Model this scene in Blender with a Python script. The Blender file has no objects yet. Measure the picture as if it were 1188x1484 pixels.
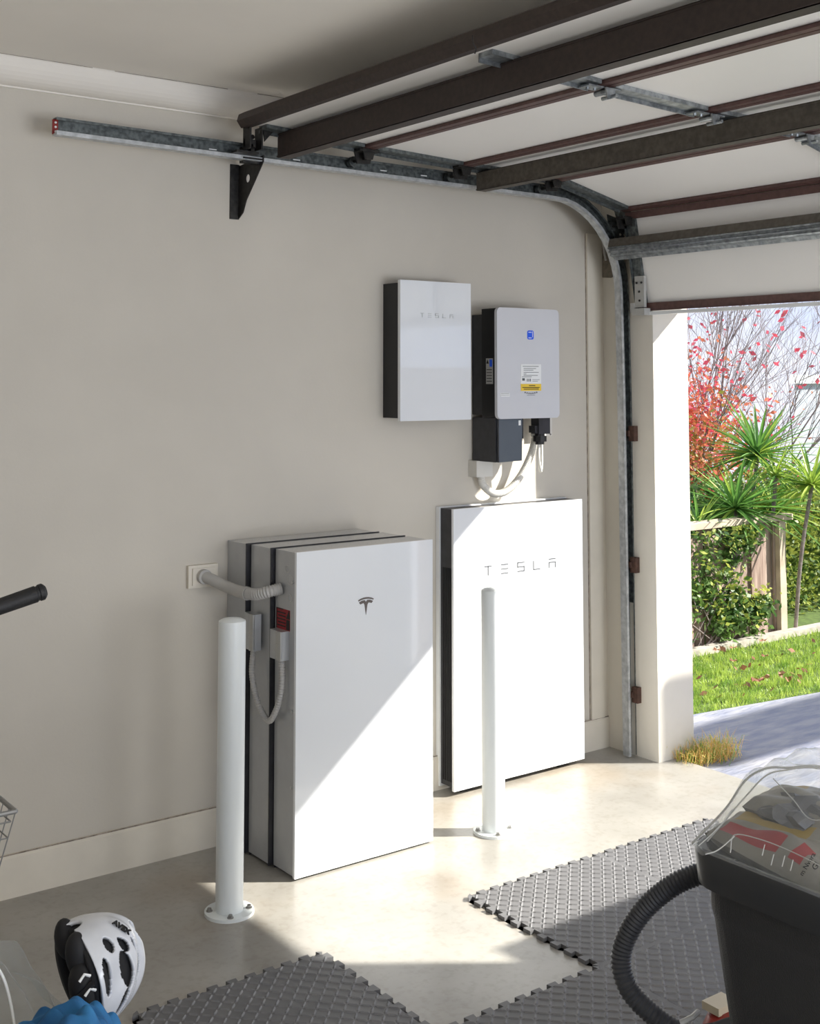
import bpy, bmesh, math, random
from mathutils import Vector, Matrix
R = random.Random(7)
PI = math.pi
C = bpy.context.scene.collection
SC = bpy.context.scene

# ------------------------------------------------------------------ camera
TH = math.radians(36.6); PH = math.atan(.072)
FW = Vector((math.sin(TH), math.cos(TH), 0)); RT = Vector((math.cos(TH), -math.sin(TH), 0)); UP = Vector((0, 0, 1))
F = FW*math.cos(PH)+UP*math.sin(PH); U = UP*math.cos(PH)-FW*math.sin(PH)
cd = bpy.data.cameras.new('camera'); cam = bpy.data.objects.new('camera', cd); C.objects.link(cam)
m = Matrix.Identity(4)
for i, v in enumerate((RT, U, -F)):
    for j in range(3): m[j][i] = v[j]
m[2][3] = 1.67
cam.matrix_world = m
cd.sensor_fit = 'VERTICAL'; cd.sensor_height = 24; cd.lens = 24*1771/1484; cd.shift_y = (422-742)/1484; cd.clip_end = 300
SC.camera = cam

# ------------------------------------------------------------------ world, sun, exposure
SC.view_settings.view_transform = 'Standard'; SC.view_settings.look = 'None'
SC.view_settings.exposure = 0.6; SC.view_settings.gamma = 1; SC.view_settings.use_curve_mapping = False
w = bpy.data.worlds.new('sky'); SC.world = w; w.use_nodes = True
nt = w.node_tree; nt.nodes.clear()
wo = nt.nodes.new('ShaderNodeOutputWorld'); bg = nt.nodes.new('ShaderNodeBackground'); tc = nt.nodes.new('ShaderNodeTexCoord')
ns = nt.nodes.new('ShaderNodeTexNoise'); ns.inputs['Scale'].default_value = 2.4; ns.inputs['Detail'].default_value = 5
cr = nt.nodes.new('ShaderNodeValToRGB')
cr.color_ramp.elements[0].position = .36; cr.color_ramp.elements[0].color = (.30, .44, .76, 1)
cr.color_ramp.elements[1].position = .58; cr.color_ramp.elements[1].color = (.60, .62, .70, 1)
nt.links.new(tc.outputs['Generated'], ns.inputs['Vector']); nt.links.new(ns.outputs['Fac'], cr.inputs['Fac'])
nt.links.new(cr.outputs['Color'], bg.inputs['Color']); bg.inputs['Strength'].default_value = 1.08
nt.links.new(bg.outputs[0], wo.inputs[0])
sd = bpy.data.lights.new('sun', 'SUN'); sd.energy = 8.0; sd.angle = .012; sd.color = (1, .955, .87)
sun = bpy.data.objects.new('sun', sd); C.objects.link(sun); sun.location = (9, -5, 9)
sun.rotation_euler = Vector((1, -.72, .84)).to_track_quat('Z', 'Y').to_euler()
# added fill lamp that brightens the garage interior from behind the photographer
ld = bpy.data.lights.new('interior_fill_lamp', 'AREA'); ld.shape = 'RECTANGLE'; ld.size = 2.6; ld.size_y = 1.5; ld.energy = 80; ld.color = (.95, .97, 1)
lo = bpy.data.objects.new('interior_fill_lamp', ld); C.objects.link(lo); lo.location = (2.7, -2.7, 1.0)
lo.rotation_euler = Vector((-.1, -1, -.8)).to_track_quat('Z', 'Y').to_euler()

# ------------------------------------------------------------------ materials
def mat(name, base, rough=.5, metal=0, var=0, nscale=8, bump=0, bscale=60, base2=None, coat=0, spec=.5, stretch=None, dist=.002, detail=4):
    M = bpy.data.materials.new(name); M.use_nodes = True
    n = M.node_tree.nodes; l = M.node_tree.links; b = n['Principled BSDF']
    b.inputs['Base Color'].default_value = (*base, 1); b.inputs['Roughness'].default_value = rough
    b.inputs['Metallic'].default_value = metal; b.inputs['Coat Weight'].default_value = coat; b.inputs['Specular IOR Level'].default_value = spec
    b.inputs['Coat Roughness'].default_value = .03
    t = n.new('ShaderNodeTexCoord'); src = t.outputs['Object']
    if stretch:
        mp = n.new('ShaderNodeMapping'); mp.inputs['Scale'].default_value = stretch; l.new(src, mp.inputs['Vector']); src = mp.outputs['Vector']
    if var or base2:
        x = n.new('ShaderNodeTexNoise'); x.inputs['Scale'].default_value = nscale; x.inputs['Detail'].default_value = detail; l.new(src, x.inputs['Vector'])
        r = n.new('ShaderNodeValToRGB'); r.color_ramp.elements[0].position = .35; r.color_ramp.elements[1].position = .65
        c2 = base2 if base2 else tuple(min(1, c*(1-var)) for c in base)
        r.color_ramp.elements[0].color = (*c2, 1); r.color_ramp.elements[1].color = (*base, 1)
        l.new(x.outputs['Fac'], r.inputs['Fac']); l.new(r.outputs['Color'], b.inputs['Base Color'])
    if bump:
        y = n.new('ShaderNodeTexNoise'); y.inputs['Scale'].default_value = bscale; y.inputs['Detail'].default_value = 3; l.new(src, y.inputs['Vector'])
        bp = n.new('ShaderNodeBump'); bp.inputs['Strength'].default_value = bump; bp.inputs['Distance'].default_value = dist
        l.new(y.outputs['Fac'], bp.inputs['Height']); l.new(bp.outputs['Normal'], b.inputs['Normal'])
    return M
WALL = mat('wall_paint', (.63, .59, .515), .7, var=.06, nscale=2.5, bump=.15, bscale=90)
CEIL = mat('ceiling_paint', (.90, .86, .79), .8, var=.04, nscale=2)
TRIM = mat('trim_paint', (.76, .71, .61), .5, var=.06, nscale=9)
JAMB = mat('jamb_paint', (.76, .72, .64), .6, var=.05, nscale=6, bump=.1)
LINE = mat('crack_and_shadow_line', (.16, .13, .10), .8, base2=(.42, .36, .30), nscale=26)
MORT = mat('bare_mortar', (.25, .215, .17), .9, var=.4, nscale=30, bump=.8, bscale=120, dist=.004)
def concrete():
    M = mat('concrete_floor', (.40, .385, .35), .30, base2=(.31, .295, .265), nscale=3.2, bump=.12, bscale=40, detail=9)
    n = M.node_tree.nodes; l = M.node_tree.links; b = n['Principled BSDF']
    r0 = b.inputs['Base Color'].links[0].from_socket
    t = n.new('ShaderNodeTexCoord'); x = n.new('ShaderNodeTexNoise'); x.inputs['Scale'].default_value = 45; x.inputs['Detail'].default_value = 5
    l.new(t.outputs['Object'], x.inputs['Vector'])
    r = n.new('ShaderNodeValToRGB'); r.color_ramp.elements[0].position = .33; r.color_ramp.elements[0].color = (.90, .885, .86, 1)
    r.color_ramp.elements[1].position = .5; r.color_ramp.elements[1].color = (1, 1, 1, 1); l.new(x.outputs['Fac'], r.inputs['Fac'])
    mx = n.new('ShaderNodeMix'); mx.data_type = 'RGBA'; mx.blend_type = 'MULTIPLY'; mx.inputs[0].default_value = 1
    l.new(r0, mx.inputs[6]); l.new(r.outputs['Color'], mx.inputs[7])
    # rusty stain patches
    y = n.new('ShaderNodeTexNoise'); y.inputs['Scale'].default_value = 1.7; y.inputs['Detail'].default_value = 6; l.new(t.outputs['Object'], y.inputs['Vector'])
    r2 = n.new('ShaderNodeValToRGB'); r2.color_ramp.elements[0].position = .56; r2.color_ramp.elements[0].color = (1, 1, 1, 1)
    r2.color_ramp.elements[1].position = .72; r2.color_ramp.elements[1].color = (.92, .80, .68, 1); l.new(y.outputs['Fac'], r2.inputs['Fac'])
    m2 = n.new('ShaderNodeMix'); m2.data_type = 'RGBA'; m2.blend_type = 'MULTIPLY'; m2.inputs[0].default_value = .8
    l.new(mx.outputs[2], m2.inputs[6]); l.new(r2.outputs['Color'], m2.inputs[7]); l.new(m2.outputs[2], b.inputs['Base Color'])
    return M
CONC = concrete()
DRIVE = mat('stamped_driveway', (.33, .33, .36), .75, base2=(.22, .235, .30), nscale=9, bump=.9, bscale=16, dist=.012, stretch=(.6, 2.2, 1))
KERB = mat('edging_concrete', (.50, .46, .40), .85, var=.3, nscale=20, bump=.4)
SOIL = mat('lawn_soil', (.10, .16, .03), .95, var=.4, nscale=30)
GWHITE = mat('white_glass_front', (.80, .83, .86), .06, coat=1, var=.01)
PWHITE = mat('white_powder_coat', (.80, .82, .83), .35, var=.02)
BODY = mat('light_grey_casing', (.42, .43, .44), .25, coat=.7, var=.05, nscale=20)
DARK = mat('charcoal_casing', (.035, .035, .04), .45, var=.3, nscale=30)
BLK = mat('black_plastic', (.012, .012, .013), .5, var=.3)
SLATE = mat('slate_grey_plastic', (.10, .12, .145), .5, var=.1)
SILV = mat('silver_front', (.64, .65, .68), .38, var=.02)
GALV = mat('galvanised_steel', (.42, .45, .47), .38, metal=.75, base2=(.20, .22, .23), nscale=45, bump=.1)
GALVL = mat('lit_galvanised_lip', (.62, .64, .65), .4, metal=.45, base2=(.42, .44, .45), nscale=40)  # lighter galvanised tone, with the light caught by the lip painted in
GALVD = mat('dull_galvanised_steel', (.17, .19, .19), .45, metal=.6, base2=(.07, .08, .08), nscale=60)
DKST = mat('dark_steel', (.035, .033, .03), .5, metal=.4, base2=(.015, .014, .013), nscale=60)
RAILB = mat('dark_brown_rail', (.045, .030, .025), .55, var=.3, nscale=60)
RAILM = mat('maroon_rail', (.12, .060, .052), .5, var=.3, nscale=50)
STRUTB = mat('weathered_brown_strut', (.11, .095, .075), .6, base2=(.07, .06, .048), nscale=50)
SKIN = mat('white_door_skin', (.94, .925, .895), .4, var=.02, nscale=3)
RUST = mat('rusty_clip', (.10, .05, .035), .8, var=.4, nscale=60)
BOLL = mat('white_bollard_paint', (.78, .82, .82), .3, var=.02)
BOLT = mat('bolt_steel', (.35, .34, .32), .35, metal=.8, var=.2)
MATF = mat('grey_foam_mat', (.165, .165, .17), .6, var=.15, nscale=7)
MATB = mat('grey_foam_tread', (.185, .185, .19), .52, var=.1, nscale=7)
BIN = mat('black_grained_plastic', (.028, .029, .033), .42, bump=1, bscale=420, dist=.004)
BINR = mat('dark_grey_rim', (.036, .038, .042), .35, var=.1)
HOSE = mat('charcoal_hose', (.045, .047, .053), .4, var=.2)
CONDU = mat('grey_conduit', (.46, .45, .43), .5, var=.1)
CONDW = mat('white_conduit', (.72, .70, .64), .5, var=.05)
RED = mat('red_plastic', (.30, .018, .012), .35, var=.2)
REDP = mat('red_print', (.30, .006, .012), .5, var=.1)
YEL = mat('ochre_print', (.30, .20, .03), .5, var=.15)
YELS = mat('yellow_sticker', (.90, .62, .05), .5, var=.05)
WST = mat('white_sticker', (.86, .87, .86), .5, var=.03)
INK = mat('black_ink', (.01, .01, .01), .6, var=.1)
LINK = mat('grey_lettering', (.10, .105, .11), .4, var=.05)
LINKF = mat('faint_grey_lettering', (.55, .58, .58), .3, var=.05)
TLOGO = mat('taupe_emblem', (.14, .12, .11), .35, var=.05)
BLUE = mat('blue_badge', (.02, .12, .85), .4, var=.05)
CREAM = mat('cream_plastic', (.62, .55, .42), .5, var=.1)
HELW = mat('white_helmet_shell', (.66, .68, .72), .25, var=.05, nscale=30, coat=.5)
HELB = mat('black_helmet_liner', (.010, .010, .012), .7, var=.3)
CLOTH = mat('blue_fabric', (.03, .19, .42), .75, base2=(.015, .10, .26), nscale=16, bump=.4, bscale=40)
GREYF = mat('crumpled_grey_film', (.12, .12, .13), .3, var=.4, nscale=14, bump=.6, bscale=22, dist=.01)
PACK = mat('grey_packet_film', (.23, .215, .185), .35, var=.25, nscale=9, bump=.5, bscale=18, dist=.01)
BRN = mat('brown_leather', (.13, .055, .03), .5, var=.3, nscale=30)
BOXM = mat('grey_brown_box', (.10, .09, .075), .7, var=.2, nscale=20)
STRIP = mat('pale_grey_strip', (.45, .45, .43), .5, var=.05)
WIRE = mat('white_wire', (.26, .26, .25), .35, metal=.3, var=.05)
RUB = mat('black_rubber', (.012, .012, .013), .6, bump=.5, bscale=150)
WOOD = mat('weathered_fence_timber', (.42, .32, .27), .85, base2=(.22, .15, .12), nscale=6, stretch=(6, 6, .6), bump=.4)
WOODL = mat('pale_rail_timber', (.56, .47, .36), .85, base2=(.40, .33, .25), nscale=8)
BARK = mat('grey_bark', (.30, .25, .24), .9, var=.4, nscale=40)
HOUSEM = mat('pale_render', (.50, .54, .60), .8, var=.03)
def leafm(name, a, b, sc=9, tr=.35):
    M = mat(name, a, .5, base2=b, nscale=sc)
    n = M.node_tree.nodes; l = M.node_tree.links; p = n['Principled BSDF']
    t = n.new('ShaderNodeBsdfTranslucent'); l.new(p.inputs['Base Color'].links[0].from_socket, t.inputs['Color'])
    mx = n.new('ShaderNodeMixShader'); mx.inputs[0].default_value = tr
    l.new(p.outputs[0], mx.inputs[1]); l.new(t.outputs[0], mx.inputs[2]); l.new(mx.outputs[0], n['Material Output'].inputs[0]); return M
GRASS = leafm('lawn_grass', (.50, .62, .12), (.17, .32, .04), 11)
TUFT = leafm('dry_tuft', (.92, .78, .30), (.85, .45, .12), 30)
LRED = leafm('red_leaves', (.88, .20, .13), (.70, .30, .12), 4)
LRED2 = leafm('crimson_leaves', (.90, .14, .20), (.70, .08, .12), 9)
LORG = leafm('olive_orange_leaves', (.50, .30, .07), (.20, .26, .05), 3)
YUC = leafm('yucca_green', (.22, .42, .08), (.07, .20, .045), 3)
YUCY = leafm('yucca_lime', (.52, .60, .10), (.22, .38, .06), 3)
CLIMB = leafm('climber_leaves', (.16, .27, .06), (.05, .12, .035), 6)
CLIMBY = leafm('young_climber_leaves', (.50, .52, .11), (.28, .36, .07), 6)
HEDGE = leafm('hedge_leaves', (.40, .44, .09), (.16, .23, .04), 4)
DEADL = leafm('dead_leaf', (.34, .14, .07), (.22, .10, .06), 20, .1)
def clear(name, col=(.92, .96, .97), a=.2, rough=.12, hazy=.25):
    M = bpy.data.materials.new(name); M.use_nodes = True; n = M.node_tree.nodes; l = M.node_tree.links
    b = n['Principled BSDF']; b.inputs['Base Color'].default_value = (*col, 1); b.inputs['Roughness'].default_value = rough
    t = n.new('ShaderNodeBsdfTransparent'); t.inputs[0].default_value = (.96, .97, .97, 1)
    fr = n.new('ShaderNodeLayerWeight'); fr.inputs[0].default_value = .35
    ml = n.new('ShaderNodeMath'); ml.operation = 'MULTIPLY_ADD'; ml.inputs[1].default_value = .42; ml.inputs[2].default_value = a
    ml.use_clamp = True
    l.new(fr.outputs['Facing'], ml.inputs[0])
    mx = n.new('ShaderNodeMixShader'); l.new(ml.outputs[0], mx.inputs[0]); l.new(t.outputs[0], mx.inputs[1]); l.new(b.outputs[0], mx.inputs[2])
    tc = n.new('ShaderNodeTexCoord'); x = n.new('ShaderNodeTexNoise'); x.inputs['Scale'].default_value = 9; x.inputs['Detail'].default_value = 2; x.inputs['Distortion'].default_value = 1.5
    l.new(tc.outputs['Object'], x.inputs['Vector']); bp = n.new('ShaderNodeBump'); bp.inputs['Strength'].default_value = .7; bp.inputs['Distance'].default_value = .02
    l.new(x.outputs['Fac'], bp.inputs['Height']); l.new(bp.outputs['Normal'], b.inputs['Normal'])
    l.new(mx.outputs[0], n['Material Output'].inputs[0]); return M
CLEAR = clear('clear_plastic_film', a=.07)
CLEARB = clear('clear_plastic_bag', (.8, .83, .84), a=.06)

# ------------------------------------------------------------------ helpers
ORG = {}
def fin(name, bm, m, parent=None, org=None, smooth=False, bev=0, seg=1, kind=None, label=None, cat=None, group=None):
    if bev:
        es = [e for e in bm.edges if len(e.link_faces) == 2 and e.calc_face_angle(0) > .5]
        bmesh.ops.bevel(bm, geom=es, offset=bev, segments=seg, affect='EDGES', profile=.6, clamp_overlap=True)
    bmesh.ops.recalc_face_normals(bm, faces=bm.faces) if not smooth == 'open' else None
    if parent is None:
        if org is None:
            xs = [v.co for v in bm.verts]
            org = Vector((sum(v.x for v in xs)/len(xs), sum(v.y for v in xs)/len(xs), min(v.z for v in xs)))
        o_w = Vector(org)
    else: o_w = ORG[parent]
    bmesh.ops.translate(bm, verts=bm.verts, vec=-o_w)
    me = bpy.data.meshes.new(name); bm.to_mesh(me); bm.free()
    for mm in (m if isinstance(m, (list, tuple)) else [m]): me.materials.append(mm)
    if smooth:
        for p in me.polygons: p.use_smooth = True
        try: me.set_sharp_from_angle(angle=math.radians(38))
        except Exception: pass
    o = bpy.data.objects.new(name, me); C.objects.link(o)
    if parent is None: o.location = o_w
    else: o.parent = parent
    ORG[o] = o_w
    if kind: o['kind'] = kind
    if label: o['label'] = label
    if cat: o['category'] = cat
    if group: o['group'] = group
    return o
def islands(name, bm, m, parent, **k):
    bm.faces.index_update(); bm.faces.ensure_lookup_table(); seen = set(); out = []
    for f0 in bm.faces:
        if f0.index in seen: continue
        st = [f0]; comp = []; seen.add(f0.index)
        while st:
            f = st.pop(); comp.append(f)
            for v in f.verts:
                for g in v.link_faces:
                    if g.index not in seen: seen.add(g.index); st.append(g)
        b2 = bmesh.new(); mp = {}
        for f in comp: b2.faces.new([mp.setdefault(v, None) or mp.__setitem__(v, b2.verts.new(v.co)) or mp[v] for v in f.verts])
        out.append(fin(name, b2, m, parent, **k))
    bm.free(); return out
def thing(name, label, cat, loc=(0, 0, 0), group=None, kind=None):
    o = bpy.data.objects.new(name, None); C.objects.link(o); o.location = loc; ORG[o] = Vector(loc); o.empty_display_size = .1
    if label: o['label'] = label
    if cat: o['category'] = cat
    if group: o['group'] = group
    if kind: o['kind'] = kind
    return o
def nb(): return bmesh.new()
def box(bm, x0, x1, y0, y1, z0, z1, M=None):
    vs = [bm.verts.new((x, y, z)) for x in (x0, x1) for y in (y0, y1) for z in (z0, z1)]
    for f in ((0, 1, 3, 2), (4, 6, 7, 5), (0, 4, 5, 1), (2, 3, 7, 6), (0, 2, 6, 4), (1, 5, 7, 3)): bm.faces.new([vs[i] for i in f])
    if M:
        for v in vs: v.co = M @ v.co
    return vs
def bx(*a): bm = nb(); box(bm, *a); return bm
def prism(bm, pts, vec):   # polygon of 3D points extruded along vec
    a = [bm.verts.new(p) for p in pts]; b = [bm.verts.new(Vector(p)+Vector(vec)) for p in pts]
    bm.faces.new(a); bm.faces.new(b[::-1]); n = len(a)
    for i in range(n): bm.faces.new((a[i], b[i], b[(i+1) % n], a[(i+1) % n]))
def frame(d):
    d = d.normalized(); a = Vector((0, 0, 1)) if abs(d.z) < .9 else Vector((1, 0, 0)); x = d.cross(a).normalized(); return x, d.cross(x).normalized()
def tube(bm, pts, r, seg=10, cap=True):
    pts = [Vector(p) for p in pts]; n = len(pts); rs = r if isinstance(r, (list, tuple)) else [r]*n
    rings = []; x = None
    for i, p in enumerate(pts):
        d = (pts[min(i+1, n-1)]-pts[max(i-1, 0)]).normalized()
        if x is None: x, y = frame(d)
        else:
            x = (x-d*x.dot(d)); x.normalize(); y = d.cross(x)
        rings.append([bm.verts.new(p+(x*math.cos(2*PI*k/seg)+y*math.sin(2*PI*k/seg))*rs[i]) for k in range(seg)])
    for a, b in zip(rings, rings[1:]):
        for k in range(seg): bm.faces.new((a[k], a[(k+1) % seg], b[(k+1) % seg], b[k]))
    if cap: bm.faces.new(rings[0][::-1]); bm.faces.new(rings[-1])
def spl(P, n=12):
    P = [Vector(p) for p in P]; Q = [P[0]*2-P[1]]+P+[P[-1]*2-P[-2]]; o = []
    for i in range(1, len(Q)-2):
        a, b, c, d = Q[i-1:i+3]
        for k in range(n):
            t = k/n; o.append(.5*((2*b)+(c-a)*t+(2*a-5*b+4*c-d)*t*t+(3*b-a-3*c+d)*t**3))
    o.append(P[-1]); return o
def cyl(bm, p0, p1, r, seg=20): tube(bm, [p0, p1], r, seg)
def corr(bm, path, r, pitch, depth, seg=12):   # corrugated tube
    L = [0]
    for a, b in zip(path, path[1:]): L.append(L[-1]+(b-a).length)
    out = []; rr = []; s = 0; i = 0; k = 0
    while s < L[-1]:
        while L[i+1] < s: i += 1
        t = (s-L[i])/(L[i+1]-L[i]); out.append(path[i].lerp(path[i+1], t)); rr.append(r if k % 2 else r-depth); k += 1; s += pitch/2
    tube(bm, out, rr, seg)
def text(name, s, m, parent, size, pos, xdir, ydir, depth=.0006, bold=0):
    cu = bpy.data.curves.new(name, 'FONT'); cu.body = s; cu.size = size; cu.extrude = depth; cu.offset = bold; cu.resolution_u = 2
    t = bpy.data.objects.new('tmp', cu); C.objects.link(t); dg = bpy.context.evaluated_depsgraph_get(); dg.update()
    me = bpy.data.meshes.new_from_object(t.evaluated_get(dg)); bpy.data.objects.remove(t)
    bm = nb(); bm.from_mesh(me); X = Vector(xdir).normalized(); Y = Vector(ydir).normalized(); Z = X.cross(Y)
    for v in bm.verts: v.co = Vector(pos)+X*v.co.x+Y*v.co.y+Z*v.co.z
    return fin(name, bm, m, parent)
def pydata(name, vs, fs, m, parent=None, **k):
    bm = nb(); V = [bm.verts.new(v) for v in vs]
    for f in fs:
        try: bm.faces.new([V[i] for i in f])
        except ValueError: pass
    return fin(name, bm, m, parent, **k)
def fastmesh(name, vs, fs, m, parent=None, kind='stuff', mi=None, label=None, cat=None):
    me = bpy.data.meshes.new(name); o_w = ORG[parent] if parent else Vector((0, 0, 0))
    me.from_pydata([tuple(Vector(v)-o_w) for v in vs], [], fs)
    for mm in (m if isinstance(m, (list, tuple)) else [m]): me.materials.append(mm)
    if mi: me.polygons.foreach_set('material_index', mi)
    o = bpy.data.objects.new(name, me); C.objects.link(o)
    if parent: o.parent = parent
    if kind: o['kind'] = kind
    if label: o['label'] = label
    if cat: o['category'] = cat
    ORG[o] = o_w; return o
def rnd(a, b): return R.uniform(a, b)
def at(x, y, dep):   # design helper: world point from measured direction and distance
    k = (F*math.cos(PH)).length
    d = RT*((x-594)/1771)+U*((422-y)/1771)+F
    return Vector((0, 0, 1.67))+d*(dep/d.dot(FW))


# ================================================================== THE SETTING
W = 4.05; H = 2.735
fin('floor', bx(-3, 4.245, -3, W+.2, -.12, 0), CONC, kind='structure')
fin('wall_left', bx(-3, 4.36, W, W+.2, -.12, H+.1), WALL, kind='structure')
fin('wall_back', bx(-2.2, -2.0, -3, W, -.12, H+.1), WALL, kind='structure')
bm = nb(); box(bm, 4.13, 4.36, 3.74, W, -.1, H+.1); box(bm, 4.13, 4.36, 1.34, 3.74, 2.02, H+.1); box(bm, 4.13, 4.36, -3, 1.34, -.1, H+.1)
wf = fin('wall_front', bm, JAMB, kind='structure')
# bare mortar patch at the head of the nib
bm = nb(); pts = []
for (y, z) in ((4.045, 2.33), (4.0, 2.335), (3.95, 2.33), (3.905, 2.33), (3.90, 2.25), (3.905, 2.19), (3.92, 2.16), (3.95, 2.155), (3.99, 2.14), (4.045, 2.145)): pts.append((4.131, y, z))
prism(bm, pts, (-.006, 0, 0)); fin('mortar_patch', bm, MORT, wf)
# paint nibs left on the patch
fin('ceiling', bx(-3, 4.36, -3, W+.2, H, H+.1), CEIL, kind='structure')
# cove cornice
bm = nb(); n = 8; prof = [(W, 2.647), (W-.008, 2.647)]
for i in range(n+1):
    a = i/n*PI/2; prof.append((W-.085+.077*math.cos(a)-0, 2.735-.008-.077+.077*0+.077*math.sin(a)*1.0))
prof = [(W, 2.647), (W-.006, 2.647), (W-.010, 2.655)]+[(W-.088+.078*math.cos(a*PI/16), 2.655+.0+.072*math.sin(a*PI/16)) for a in range(0, 9)]+[(W-.094, 2.727), (W-.094, 2.735), (W, 2.735)]
# concave cove: use circle centred towards the room
cov = [(W, 2.647), (W-.007, 2.647)]
for i in range(9):
    a = i/8*PI/2; cov.append((W-.090+.083*math.cos(a)*0+.083*(1-math.sin(a)), 2.652+.078*(1-math.cos(a))))
cov += [(W-.094, 2.735), (W, 2.735)]
prism(bm, [(-3, y, z) for y, z in cov], (7.13, 0, 0)); fin('trim_1', bm, CEIL, kind='structure')
# hairline gap between cornice and ceiling
vs = []; fs = []; x = -1.0
while x < 3.2:
    t = .0016+.0022*R.random(); L = rnd(.03, .09); k = len(vs)
    if R.random() < .8:
        for yy in (3.9535, 3.9545): pass
        vs += [(x, 3.957-t, H-.0012), (x+L, 3.957-t, H-.0012), (x+L, 3.957+t, H-.0012), (x, 3.957+t, H-.0012)]; fs.append((k, k+1, k+2, k+3))
    x += L
bm = nb()
for f in fs:
    a = vs[f[0]]; b = vs[f[2]]; box(bm, a[0], b[0], a[1]-.0, b[1], H-.0015, H)
fin('trim_2', bm, LINE, kind='structure')
# baseboard
bm = nb(); prism(bm, [(-3, W, 0), (-3, W-.016, 0), (-3, W-.016, .126), (-3, W-.010, .134), (-3, W, .136)], (7.13, 0, 0)); fin('baseboard_left', bm, TRIM, kind='structure')
fin('trim_6', bx(-3, 4.13, W-.0105, W-.0095, .132, .1375), LINE, kind='structure')  # crack line on the baseboard top, its shadow put into the dark colour
# flat vertical trim board in the corner
fin('trim_3', bx(4.022, 4.104, W-.012, W, .136, 2.345), TRIM, kind='structure', bev=.002)
fin('trim_7', bx(4.0185, 4.0225, W-.003, W, .136, 2.345), LINE, kind='structure')
fin('trim_5', bx(4.1035, 4.1065, W-.004, W, .136, 2.345), LINE, kind='structure')
fin('trim_4', bx(4.106, 4.13, W-.006, W, .136, 2.345), TRIM, kind='structure', bev=.0015)
# driveway, lawn, edging outside
bm = nb()
prism(bm, [(4.25, -4, -.14), (16, -4, -.14), (16, 2.8, -.14), (4.25, 4.30, -.14)], (0, 0, .12)); fin('driveway', bm, DRIVE, kind='structure', org=(4.25, 3, -.14))
bm = nb(); prism(bm, [(4.36, 4.29, -.14), (16, 2.8, -.14), (16, 5.07, -.14), (4.36, 5.07, -.14)], (0, 0, .115)); fin('lawn_soil', bm, SOIL, kind='structure')
fin('garden_edging', bx(4.4, 12, 5.07, 5.15, -.12, .012), KERB, kind='structure', bev=.01)
fin('garden_soil', bx(4.4, 16, 5.15, 14, -.14, -.02), SOIL, kind='structure')

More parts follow.
